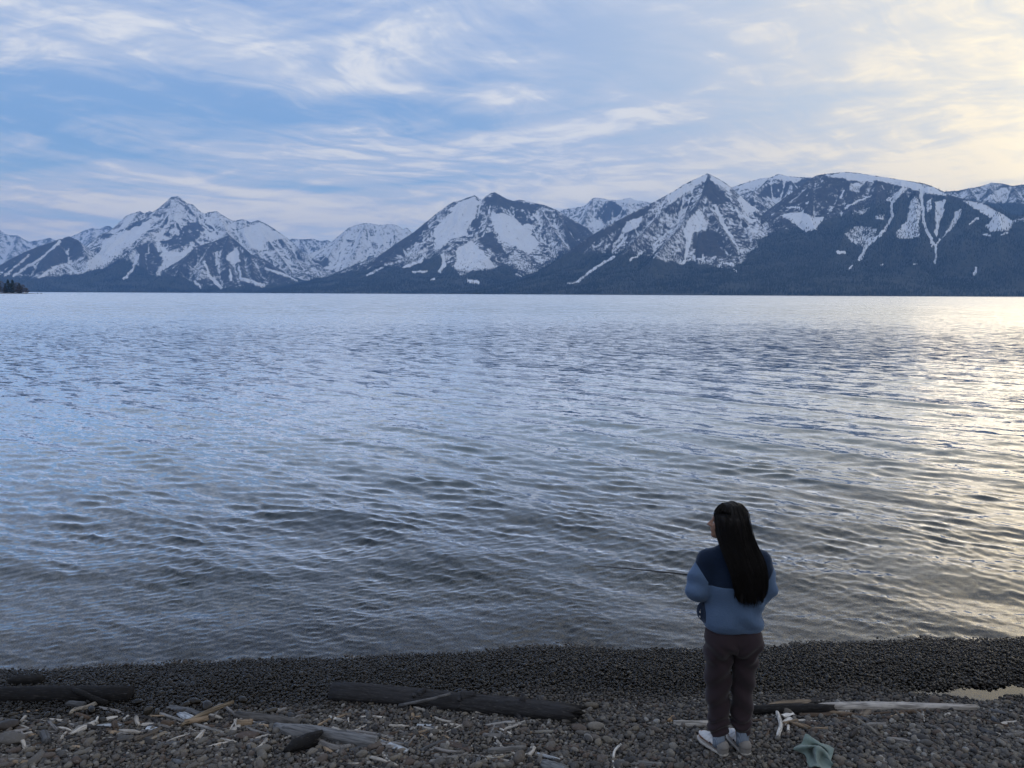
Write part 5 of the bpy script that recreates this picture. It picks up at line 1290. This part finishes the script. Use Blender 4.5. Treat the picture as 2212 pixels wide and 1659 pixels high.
    dw(Z7, [(515, 612), (620, 590), (785, 578)], 44, (0.22, 0.17, 0.12), 'splintered tan wood on top of the charred black log', 'driftwood_slab', category='wood slab', flat=0.5, lift=0.07, taper=(0.4, 1.0), end=('jag', 'jag'))
    dw(Z7, [(800, 602), (925, 580)], 30, 'dark', 'dark bark piece at the pointed end of the white pole', 'driftwood_bark', category='bark', flat=0.5, end=('jag', 'jag'))
    dw(Z7, [(745, 690), (850, 688), (950, 682)], 30, 'brown', 'brown bark strip below the charred black log', 'driftwood_bark', category='bark', flat=0.5)
    dw(Z7, [(920, 664), (1075, 682)], 18, 'tan', 'tan stick below the pointed end of the white pole', category='stick')
    dw(Z7, [(955, 708), (1120, 722)], 16, 'brown', 'brown stick under the tan one below the white pole', category='stick')
    dw(Z7, [(1060, 668), (1150, 735), (1265, 816)], 19, (0.21, 0.19, 0.16), 'grey brown stick slanting down from the white pole', category='stick')
    dw(Z7, [(1165, 690), (1190, 655), (1218, 636)], 40, (0.16, 0.13, 0.10), 'curl of bark under the middle of the white pole', 'driftwood_bark', category='bark', flat=0.4, end=('jag', 'jag'))
    dw(Z7, [(600, 652), (622, 740), (612, 790), (600, 836)], 20, 'white', 'white stick standing on end right of the legs', category='stick', zs=(0.05, 0.04, 0.02, 0))
    dw(Z7, [(636, 690), (700, 660)], 26, 'white', 'upper white birch bark flake right of the legs', 'birch_bark', category='bark', flat=0.25, zs=(0.02, 0.04))
    dw(Z7, [(638, 742), (686, 698)], 24, 'white', 'lower white birch bark flake right of the legs', 'birch_bark', category='bark', flat=0.25, zs=(0.01, 0.03))
    dw(Z7, [(636, 746), (732, 726)], 17, 'tan', 'tan stick under the birch bark flakes', category='stick')
    dw(Z7, [(671, 755), (671, 806)], 13, 'white', 'short white peg below the birch bark flakes', category='stick', zs=(0.02, 0))
    dw(Z7, [(425, 726), (620, 714)], 13, 'brown', 'thin dark stick running behind the trouser legs', category='stick')
    dw(Z7, [(-80, 742), (30, 748), (145, 745)], 42, 'pale', 'pale grey plank end behind the left trouser leg', 'driftwood_plank', category='plank', n=8, flat=0.7, rough=0.06, taper=(0.9, 1.0))
    dw(Z7, [(-108, 728), (-75, 700)], 26, (0.30, 0.20, 0.11), 'orange tan chip left of the pale grey plank end', 'driftwood_chip', category='wood chip', flat=0.5)
    dw(Z7, [(1275, 958), (1340, 1040)], 22, 'pale', 'pale splintered stick at the bottom edge right of the green cloth', category='stick', flat=0.6)
    dw(Z7, [(1690, 975), (1785, 1002)], 24, 'slate', 'dark slate chip near the bottom right corner', 'driftwood_chip', category='wood chip', flat=0.4)
    dw(Z7, [(1220, 682), (1400, 668), (1600, 660)], 12, 'brown', 'long brown twig just below the white pole', 'driftwood_twig', category='twig')
    dw(Z7, [(1860, 700), (1980, 735), (2110, 762)], 12, 'brown', 'long brown twig beyond the end of the white pole', 'driftwood_twig', category='twig')
    dw(Z7, [(1560, 650), (1760, 655)], 10, 'brown', 'thin brown twig under the broken end of the white pole', 'driftwood_twig', category='twig')
    # small splinters nobody can tell apart
    rng = random.Random(77)
    for i in range(240):
        if i < 195: x = rng.uniform(0, 1430) ** 0.97; y = rng.gauss(1572 + 0.02 * x, 26) if i < 150 else rng.uniform(1515, 1652)
        else: x, y = rng.uniform(1650, 2200), rng.uniform(1525, 1600)
        L = rng.uniform(14, 62) * (1.7 if i % 4 == 0 else 1.0); a = R(rng.choice((rng.uniform(-35, 35), rng.uniform(0, 180)))); dx, dy = L / 2 * math.cos(a), L / 2 * math.sin(a) * 0.55
        mid = (x + rng.uniform(-3, 3), y + rng.uniform(-2, 2))
        driftwood('driftwood_splinter', 'small splinter or twig of driftwood scattered over the gravel', [(x - dx, y - dy), mid, (x + dx, y + dy)], rng.uniform(3.2, 9.5) * (0.6 if i % 4 == 0 else 1.0), rng.choice(('grey', 'grey', 'pale', 'tan', 'brown', 'slate', 'pale', 'dark')), category='driftwood', flat=rng.choice((1.0, 0.5)), group='driftwood splinters on the gravel', n=6, taper=(0.6, 0.5), rough=0.25, end=('jag', 'jag'))
build_wood()

# ------------------------------------------------------------------ pebbles
def pebble_mesh(seed, sub):
    rng = random.Random(seed)
    bm = bmesh.new(); bmesh.ops.create_icosphere(bm, subdivisions=sub, radius=1.0)
    off = Vector((rng.random() * 50, rng.random() * 50, rng.random() * 50))
    sx, sy, sz = rng.uniform(0.85, 1.25), rng.uniform(0.75, 1.0), rng.uniform(0.48, 0.75)
    planes = [(Vector((rng.gauss(0, 1), rng.gauss(0, 1), rng.gauss(0, 0.8))).normalized(), rng.uniform(0.72, 0.95)) for _ in range(5)]
    for v in bm.verts:
        p = v.co.copy()
        for n, d in planes:                       # worn flats
            q = p.dot(n) - d
            if q > 0: p -= n * q * 0.75
        p *= 1 + 0.16 * mnoise.noise(v.co * 1.1 + off) + 0.05 * mnoise.noise(v.co * 2.6 + off)
        v.co = Vector((p.x * sx, p.y * sy, p.z * sz))
    me = bpy.data.meshes.new('pebble'); bm.to_mesh(me); bm.free()
    for p in me.polygons: p.use_smooth = True
    return me

STONE_RAMP = [(0.0, (0.030, 0.030, 0.034)), (0.16, (0.068, 0.066, 0.068)), (0.34, (0.125, 0.120, 0.116)), (0.52, (0.155, 0.142, 0.128)), (0.64, (0.115, 0.084, 0.070)), (0.74, (0.185, 0.175, 0.160)), (0.86, (0.215, 0.185, 0.145)), (0.95, (0.27, 0.26, 0.245)), (1.0, (0.42, 0.41, 0.39))]
STONE_RAMP = [(p, tuple(q * 0.76 for q in c_)) for p, c_ in STONE_RAMP]
def stone_material(name, instanced):
    m, t, out = new_mat(name)
    if instanced:
        tone = t.new('ShaderNodeAttribute', attribute_name='tone', attribute_type='INSTANCER').outputs['Fac']
        wet = t.new('ShaderNodeAttribute', attribute_name='wet', attribute_type='INSTANCER').outputs['Fac']
    else:
        oc = t.new('ShaderNodeObjectInfo').outputs['Color']; s_ = t.new('ShaderNodeSeparateColor'); t.l.new(oc, s_.inputs[0]); tone, wet = s_.outputs[0], s_.outputs[1]
    nd = t.new('ShaderNodeValToRGB'); t.put(nd.inputs[0], tone); e = nd.color_ramp.elements
    while len(e) < len(STONE_RAMP): e.new(0.5)
    for el, (p, c_) in zip(e, STONE_RAMP): el.position = p; el.color = (*c_, 1)
    tc = t.new('ShaderNodeTexCoord').outputs['Object']; pos = t.new('ShaderNodeNewGeometry').outputs['Position']
    n = t.noise(pos, 130.0, 3.0, 0.65); n2 = t.noise(pos, 40.0, 2.0, 0.6)
    c_ = t.mix(t.ramp(n, 0.3, 0.7), t.mix(0.35, nd.outputs[0], (0.02, 0.02, 0.02)), nd.outputs[0])
    c_ = t.mix(t.ramp(n2, 0.55, 0.75, 0.0, 0.3), c_, (0.30, 0.28, 0.25))
    c_ = t.mix(wet, c_, t.vmath('MULTIPLY', c_, (0.110, 0.097, 0.078)))
    b = principled(t, out, Base_Color=c_, Roughness=t.ramp(wet, 0.0, 1.0, 0.78, 0.24))
    b.inputs['Specular IOR Level'].default_value = 0.28
    bump(t, b, n, 0.25, 0.004)
    return m
M_STONE = stone_material('river_stone', True)
M_STONE1 = stone_material('river_stone_single', False)

def build_pebbles():
    rng = np.random.default_rng(4)
    shapes = bpy.data.collections.new('pebble shapes')
    NS = 14
    hi = [pebble_mesh(100 + i, 3) for i in range(8)]
    for me in hi: me.materials.append(M_STONE1)
    for i in range(NS):
        me = pebble_mesh(10 + i, 2); me.materials.append(M_STONE); shapes.objects.link(bpy.data.objects.new('pebble_shape', me))
    # candidate places over the part of the beach in view (with a margin)
    def jitter(step, x0, x1, y0, y1):
        X, Y = np.meshgrid(np.arange(x0, x1, step), np.arange(y0, y1, step)); X[1::2] += step / 2
        X = X + rng.uniform(-.42, .42, X.shape) * step; Y = Y + rng.uniform(-.42, .42, Y.shape) * step
        return X.ravel(), Y.ravel()
    pts = []
    for layer, (step, rmin, rmax, lift) in enumerate(((0.0225, 0.0115, 0.0200, 0.000), (0.032, 0.0095, 0.0200, 0.012), (0.058, 0.0150, 0.0280, 0.016))):
        X, Y = jitter(step, -5.0, 6.3, 4.15, 8.9)
        s = shore_y(X) - Y
        ok = (s > -1.9) & (np.abs(X) < 0.80 * Y + 0.25)
        X, Y, s = X[ok], Y[ok], s[ok]
        patch = fbm(X * 1.1, Y * 1.6, 3, 61)
        if layer == 2: ok = rng.random(len(X)) < 0.35 + 0.5 * patch + 0.25 * smooth01(s, 1.4, 2.1); X, Y, s, patch = X[ok], Y[ok], s[ok], patch[ok]
        r = rmin + (rmax - rmin) * rng.random(len(X)) ** 1.7
        r *= 0.80 + 0.50 * (rng.random(len(X)) ** 5) + 0.25 * patch + 0.22 * smooth01(s, 1.5, 2.3)
        edge = smooth01(s, -0.25, 0.7); r *= 0.72 + 0.28 * edge
        z = ground_z(X, Y) + lift * (0.3 + 0.7 * edge) + rng.normal(0, 0.003, len(X))
        wet = 1 - smooth01(s + 0.18 * patch, 0.95, 1.45)
        wet = np.where(s < -0.02, 0.45, wet)
        wet = np.maximum(wet, np.exp(-(((X - PUDDLE[0] - .25) / 1.0) ** 2 + ((Y - PUDDLE[1]) / 0.22) ** 2) ** 2))
        pts.append(np.stack([X, Y, z, r, wet, s], 1))
    A = np.concatenate(pts)
    n = len(A)
    tone = np.clip(rng.beta(1.15, 1.35, n), 0, 1); tone = np.where(rng.random(n) < 0.015, 0.98, tone)
    rot = np.stack([rng.normal(0, 0.35, n), rng.normal(0, 0.35, n), rng.uniform(0, 6.28, n)], 1)
    me = bpy.data.meshes.new('pebbles'); me.vertices.add(n); me.vertices.foreach_set('co', A[:, :3].astype(np.float32).ravel())
    def fattr(nm, v): a = me.attributes.new(nm, 'FLOAT', 'POINT'); a.data.foreach_set('value', v.astype(np.float32))
    fattr('tone', tone); fattr('wet', A[:, 4]); fattr('rad', A[:, 3])
    a = me.attributes.new('rot', 'FLOAT_VECTOR', 'POINT'); a.data.foreach_set('vector', rot.astype(np.float32).ravel())
    a = me.attributes.new('vid', 'INT', 'POINT'); a.data.foreach_set('value', rng.integers(0, NS, n).astype(np.int32))
    o = bpy.data.objects.new('pebbles', me); col.objects.link(o); me.materials.append(M_STONE)
    o['kind'] = 'stuff'; o['label'] = 'small rounded grey and brown pebbles covering the shore'
    scatter(o, shapes, ('rad', 'vid', 'rot'))
    # single stones, the ones that show largest
    def stone(name, label, px, py, w, h, tone, mesh, rz=0.0, group=None, cat='stone', lift=0.0):
        p = ground_hit(px, py, 0.01); k = np.linalg.norm(p - np.array([0, 0, CAM_H])) / F_PX
        rx, rz_ = w * k / 2, h * k / 2
        ob = bpy.data.objects.new(name, hi[mesh % 8]); col.objects.link(ob)
        ob.scale = (rx, rx * 0.8, max(rz_ * 1.25, rx * 0.5)); ob.rotation_euler = (0, 0, rz)
        z = float(ground_z(p[0], p[1])) + ob.scale[2] * 0.38 + 0.006 + lift
        ob.location = (p[0], p[1], z); ob.color = (tone, float(max(0, 1 - smooth01(shore_y(p[0]) - p[1], 1.05, 1.7))), 0, 1)
        ob['label'] = label; ob['category'] = cat
        if group: ob['group'] = group
        return ob
    for lab, Z, x, y, w, h, tn, ms, rz in (
        ('large smooth egg-shaped grey stone at the bottom centre', Z6, 1435, 755, 100, 96, 0.55, 0, 1.2),
        ('pale boulder at the left edge of the frame', Z5, 48, 535, 110, 66, 0.60, 1, 0.2),
        ('long pale grey stone at the lower left', Z5, 80, 622, 140, 62, 0.72, 2, -0.4),
        ('brownish round stone at the far lower left', Z5, 100, 700, 60, 48, 0.66, 3, 0.5),
        ('tan round stone beside the brownish one at lower left', Z5, 200, 702, 58, 50, 0.85, 4, 0),
        ('upright pale lump of rock left of the long straight stick', Z5, 995, 438, 48, 66, 0.97, 5, 0.9),
        ('flat oval brown stone left of the black charred chunk', Z5, 1660, 596, 104, 44, 0.64, 6, 0.1),
        ('pale angular stone below the curved split branch', Z6, 50, 712, 66, 62, 0.90, 7, 0.4),
        ('tall pale stone right of the pale angular one', Z6, 92, 682, 42, 54, 0.80, 0, 0.8),
        ('rounded pale stone left of the curved pale twig', Z6, 385, 725, 62, 58, 0.78, 1, 0.3),
        ('reddish grey stone above the curved pale twig', Z6, 505, 700, 58, 60, 0.62, 2, 1.0),
        ('pale pinkish stone at the bottom below the bluish white chip', Z6, 610, 752, 64, 54, 0.86, 3, 0.2),
        ('broad flat brown stone at the bottom edge left of centre', Z6, 700, 775, 86, 44, 0.63, 4, 0),
        ('wide pale stone cut by the bottom edge', Z6, 1150, 798, 76, 44, 0.84, 5, 0.5),
        ('bright white pebble at the bottom left of centre', Z6, 80, 768, 40, 34, 1.0, 6, 0.9),
        ('round brown stone above the green cloth', Z7, 838, 806, 44, 52, 0.63, 7, 0.4),
        ('pale oval stone near the puddle', Z7, 1485, 556, 50, 28, 0.92, 0, 0.2),
        ('white squarish stone right of the slanting stick', Z7, 1347, 735, 34, 36, 0.97, 1, 0.7),
        ('pale upright stone right of the white squarish one', Z7, 1485, 768, 40, 38, 0.95, 2, 0.3),
        ('flat bluish white stone below the pale upright one', Z7, 1512, 798, 60, 26, 0.93, 3, 0.1),
        ('rounded grey stone under the sawn stub on the left', Z5, 1560, 582, 56, 44, 0.45, 4, 0.6),
        ('pale grey rounded stone right of the left twigs', Z5, 1360, 630, 60, 40, 0.74, 5, 0.9),
        ('dark grey stone beside the dark bent stick', Z5, 845, 615, 76, 42, 0.30, 6, 0.2),
        ('small reddish stone near the white twig', Z6, 2080, 637, 32, 28, 0.63, 7, 0.2),
        ('grey rounded stone at the far right below the pole', Z7, 1880, 782, 52, 34, 0.55, 0, 0.4)):
        stone('stone', lab, *Z(x, y), w * (K7 if Z is Z7 else K5), h * (K7 if Z is Z7 else K5), tn, ms, rz)
    rr = random.Random(21)
    for i in range(270):
        u = rr.random()
        px = rr.uniform(0, 2212); py = 1659 - 150 * rr.random() ** 1.6
        if 1480 < px < 1640 and py > 1540: px -= 260
        if 1690 < px < 1810 and py > 1570: px += 170
        w = rr.uniform(11, 19) * (1.0 + 0.9 * (rr.random() ** 6))
        if px > 1500: w *= 0.85
        stone('pebble', 'rounded pebble lying loose on top of the gravel', px, py, w, w * rr.uniform(0.6, 0.85), min(1, max(0.05, rr.betavariate(2.2, 1.8))), rr.randrange(8), rr.random() * 6.28, group='loose pebbles on the shore', cat='pebble', lift=0.006)
build_pebbles()

# ------------------------------------------------------------------ green cloth on the gravel
def build_cloth():
    # folds as they lie: rows of (x, y in a close view, height over the stones)
    ctl = [[(800, 270, .085), (900, 288, .082), (1050, 400, .070), (1350, 590, .052), (1600, 668, .036), (1805, 780, .020)],
           [(735, 430, .068), (880, 450, .072), (1100, 540, .062), (1390, 690, .060), (1570, 800, .048), (1765, 930, .018)],
           [(650, 600, .044), (800, 650, .040), (1010, 670, .036), (1310, 700, .022), (1545, 890, .026), (1705, 1180, .020)],
           [(385, 785, .016), (740, 715, .064), (1050, 698, .088), (1300, 722, .090), (1525, 950, .052), (1690, 1215, .030)],
           [(600, 890, .014), (880, 935, .026), (1030, 800, .040), (1185, 905, .078), (1390, 1060, .022), (1785, 1310, .034)],
           [(825, 1000, .010), (905, 1160, .016), (1110, 1060, .014), (1185, 1160, .052), (1320, 1245, .010), (1720, 1400, .012)],
           [(850, 1245, .008), (975, 1440, .006), (1120, 1400, .034), (1260, 1420, .036), (1450, 1490, .016), (1690, 1510, .010)]]
    ZC = lambda x, y: ((3080 + x / 8.848) / 1.8228, (2860 + y / 8.848) / 1.8228)
    G = np.array([[ground_hit(*ZC(x, y), 0.030 + z * 0.9) for x, y, z in row] for row in ctl])
    rows = [catmull(list(r), 9) for r in G]; Q = np.array([catmull([r[i] for r in rows], 9) for i in range(len(rows[0]))])
    n0, n1 = Q.shape[:2]; c0 = Q.mean((0, 1)); c0[2] = float(ground_z(c0[0], c0[1]))
    Q = Q + 0
    gi, gj = np.meshgrid(np.arange(n0), np.arange(n1), indexing='ij')
    Q[..., 2] += 0.0025 * vnoise(gi / 5.0, gj / 5.0, 4) + 0.002 * vnoise(gi / 2.3, gj / 9.0, 6)
    Q[..., 2] = np.maximum(Q[..., 2], ground_z(Q[..., 0], Q[..., 1]) + 0.028)
    V = Q.reshape(-1, 3); idx = np.arange(n0 * n1).reshape(n0, n1)
    F = np.stack([idx[:-1, :-1], idx[1:, :-1], idx[1:, 1:], idx[:-1, 1:]], -1).reshape(-1, 4).tolist()
    m, t, out = new_mat('sage_green_cotton'); tc = t.new('ShaderNodeTexCoord').outputs['Object']
    n = t.noise(tc, 25.0, 3.0, 0.6); w = t.noise(tc, 420.0, 2.0, 0.5)
    b = principled(t, out, Base_Color=t.mix(n, (0.115, 0.160, 0.148), (0.155, 0.205, 0.188)), Roughness=0.9); b.inputs['Sheen Weight'].default_value = 0.2; b.inputs['Specular IOR Level'].default_value = 0.1
    bump(t, b, w, 0.3, 0.002)
    V = np.array(V) - c0
    o = make_obj('cloth', V, F, m); o.location = c0
    sd = o.modifiers.new('thickness', 'SOLIDIFY'); sd.thickness = 0.003; sd.offset = -1
    o['label'] = 'crumpled sage green cloth lying on the gravel right of the slippers'; o['category'] = 'cloth'
build_cloth()

# ------------------------------------------------------------------ wooded point at the far left
def build_point():
    D0 = 1650.0
    def at(px, dist): dv = pix_dir(px, 640); s = dist / math.hypot(dv[0], dv[1]); return np.array([dv[0] * s, dv[1] * s, WATER_Z])
    # low tongue of land
    xs = np.linspace(-330, 84, 70); rows = []
    for k, v in enumerate(np.linspace(-1, 1, 12)):
        rows.append([at(x, D0 + 70 * v + 20) + np.array((0, 0, (2.4 * (1 - v * v) * float(np.clip((84 - x) / 60, 0, 1)) ** 0.6 - 0.45) + 0.3 * math.sin(x * 1.7 + k))) for x in xs])
    m, t, out = new_mat('rocky_shore_earth'); pos = t.new('ShaderNodeNewGeometry').outputs['Position']
    principled(t, out, Base_Color=t.mix(t.noise(pos, 0.3, 4.0, 0.6), (0.02, 0.02, 0.022), (0.06, 0.055, 0.05)), Roughness=0.9)
    grid_obj('land_point', np.array(rows), m, 'structure')
    bark = simple_mat('tree_bark', (0.05, 0.04, 0.035), 0.9)
    def leafm(nm, a, b_):
        m, t, out = new_mat(nm); pos = t.new('ShaderNodeNewGeometry').outputs['Position']
        principled(t, out, Base_Color=t.mix(t.noise(pos, 0.6, 3.0, 0.6), a, b_), Roughness=0.9); return m
    ever = leafm('conifer_needles', (0.010, 0.018, 0.014), (0.030, 0.045, 0.030)); bare = leafm('bare_twigs', (0.075, 0.062, 0.060), (0.14, 0.115, 0.105))
    rng = random.Random(5)
    def tree(px, dist, h, wd, kind, label):
        base = at(px, dist) + np.array((0, 0, 0.3))
        e = bpy.data.objects.new('conifer_tree' if kind == 'fir' else 'bare_tree', None); col.objects.link(e); e.location = base
        e['label'] = label; e['category'] = 'tree'; e['group'] = 'trees on the wooded point'
        V, F = tube_mesh([(0, 0, -0.5), (0.1, 0, h * .3), (0, 0.1, h * .65), (0, 0, h * .95)], [0.4, 0.32, 0.2, 0.04], 6)
        for k in range(6):
            a = rng.random() * 6.28; z0 = h * rng.uniform(0.2, 0.7); L = wd * rng.uniform(0.5, 0.9) * (1 - z0 / h * 0.6)
            v, f = tube_mesh([(0, 0, z0), (L * .5 * math.cos(a), L * .5 * math.sin(a), z0 + L * .25), (L * math.cos(a), L * math.sin(a), z0 + L * .6)], [0.14, 0.09, 0.03], 4)
            o0 = len(V); V += v; F += [[q + o0 for q in g] for g in f]
        make_obj('trunk', np.array(V), F, bark, e)
        V, F = [], []
        for k in range(900 if kind == 'fir' else 520):
            z = h * (0.08 + 0.92 * rng.random() ** 1.1) if kind == 'fir' else h * rng.uniform(0.12, 1.0)
            if kind == 'fir': rr = wd * min(1.0, 1.25 * (1 - z / h) ** 0.55) * (0.45 + 0.55 * (z / h < 0.75)) * (0.75 + 0.25 * math.sin(z * 2.6)) + 0.25
            else: rr = wd * math.sqrt(max(0.02, 1 - ((z / h - 0.5) / 0.53) ** 2)) * (0.8 + 0.2 * math.sin(z * 1.3 + px))
            a = rng.random() * 6.28; q = rr * math.sqrt(rng.random()); c0 = np.array((q * math.cos(a), q * math.sin(a), z))
            s = rng.uniform(0.6, 1.5) * (1.0 if kind == 'fir' else 0.55)
            u = np.array((rng.gauss(0, 1), rng.gauss(0, 1), rng.gauss(0, .6))); u /= np.linalg.norm(u); w = np.cross(u, (rng.gauss(0, 1), rng.gauss(0, 1), 1)); w /= np.linalg.norm(w)
            o0 = len(V); V += [c0 - u * s, c0 + w * s * .5, c0 + u * s, c0 - w * s * .5 - np.array((0, 0, s * .3))]; F.append([o0, o0 + 1, o0 + 2, o0 + 3])
        make_obj('crown', np.array(V), F, ever if kind == 'fir' else bare, e, smooth=False)
    k = 1650 / F_PX
    spec = [(-5, 1655, 25, 11, 'fir', 'tall dark conifer at the left frame edge on the wooded point'),
            (4, 1640, 22, 8, 'bare', 'leafless brownish tree at the left frame edge'), (19, 1660, 24.5, 11, 'fir', 'left one of two broad dark conifers on the wooded point'), (29, 1650, 24, 11, 'fir', 'right one of two broad dark conifers on the wooded point'),
            (12, 1670, 14, 6, 'fir', 'lower conifer left of the two broad conifers'), (38, 1640, 20, 7.5, 'bare', 'leafless greyish tree right of the two broad conifers'), (43, 1655, 18.5, 6.5, 'fir', 'narrow conifer among the leafless trees on the point'),
            (50, 1640, 16, 7, 'bare', 'taller leafless brown tree near the tip of the point'), (58, 1642, 10, 6, 'bare', 'last low leafless brown tree at the tip of the point')]
    for s in spec: tree(*s)
    pale = simple_mat('pale_rock', (0.55, 0.55, 0.56), 0.8, vary=0.2, vscale=1.0); dark = simple_mat('wet_rock', (0.03, 0.03, 0.035), 0.5)
    def rock(px, dist, sx, sz, mat, label):
        me = pebble_mesh(int(px * 10) + 5, 2); me.materials.append(mat); o = bpy.data.objects.new('rock', me); col.objects.link(o)
        o.location = at(px, dist) + np.array((0, 0, sz * 0.3 + (1.3 if mat is pale else 0))); o.scale = (sx, sx, sz * 1.6); o['label'] = label; o['category'] = 'rock'
    rock(54, 1600, 1.4, 1.5, pale, 'white boulder at the foot of the trees on the point'); rock(58.5, 1600, 1.0, 0.9, pale, 'smaller whitish boulder beside the white boulder on the point')
    rock(82, 1640, 1.0, 1.2, dark, 'dark rock in the water nearest the tip of the point'); rock(89.5, 1640, 1.2, 1.1, dark, 'outer dark rock in the water off the point')
build_point()

# ------------------------------------------------------------------ the air over the lake
def build_haze():
    m = bpy.data.materials.new('haze_air'); m.use_nodes = True
    t = NT(m.node_tree); t.n.clear(); out = t.new('ShaderNodeOutputMaterial')
    pv = t.new('ShaderNodeVolumePrincipled')
    pv.inputs['Color'].default_value = (0.26, 0.52, 1.0, 1); pv.inputs['Density'].default_value = HAZE_DENSITY; pv.inputs['Anisotropy'].default_value = 0.25
    t.l.new(pv.outputs[0], out.inputs['Volume'])
    x0, x1, y0, y1, z0, z1 = -22000, 22000, -400, 22500, -90, 2050
    V = [(x, y, z) for z in (z0, z1) for y in (y0, y1) for x in (x0, x1)]
    F = [[0, 2, 3, 1], [4, 5, 7, 6], [0, 1, 5, 4], [2, 6, 7, 3], [0, 4, 6, 2], [1, 3, 7, 5]]
    make_obj('haze', V, F, m, smooth=False, kind='stuff')
HAZE_DENSITY = 4.2e-5
build_haze()
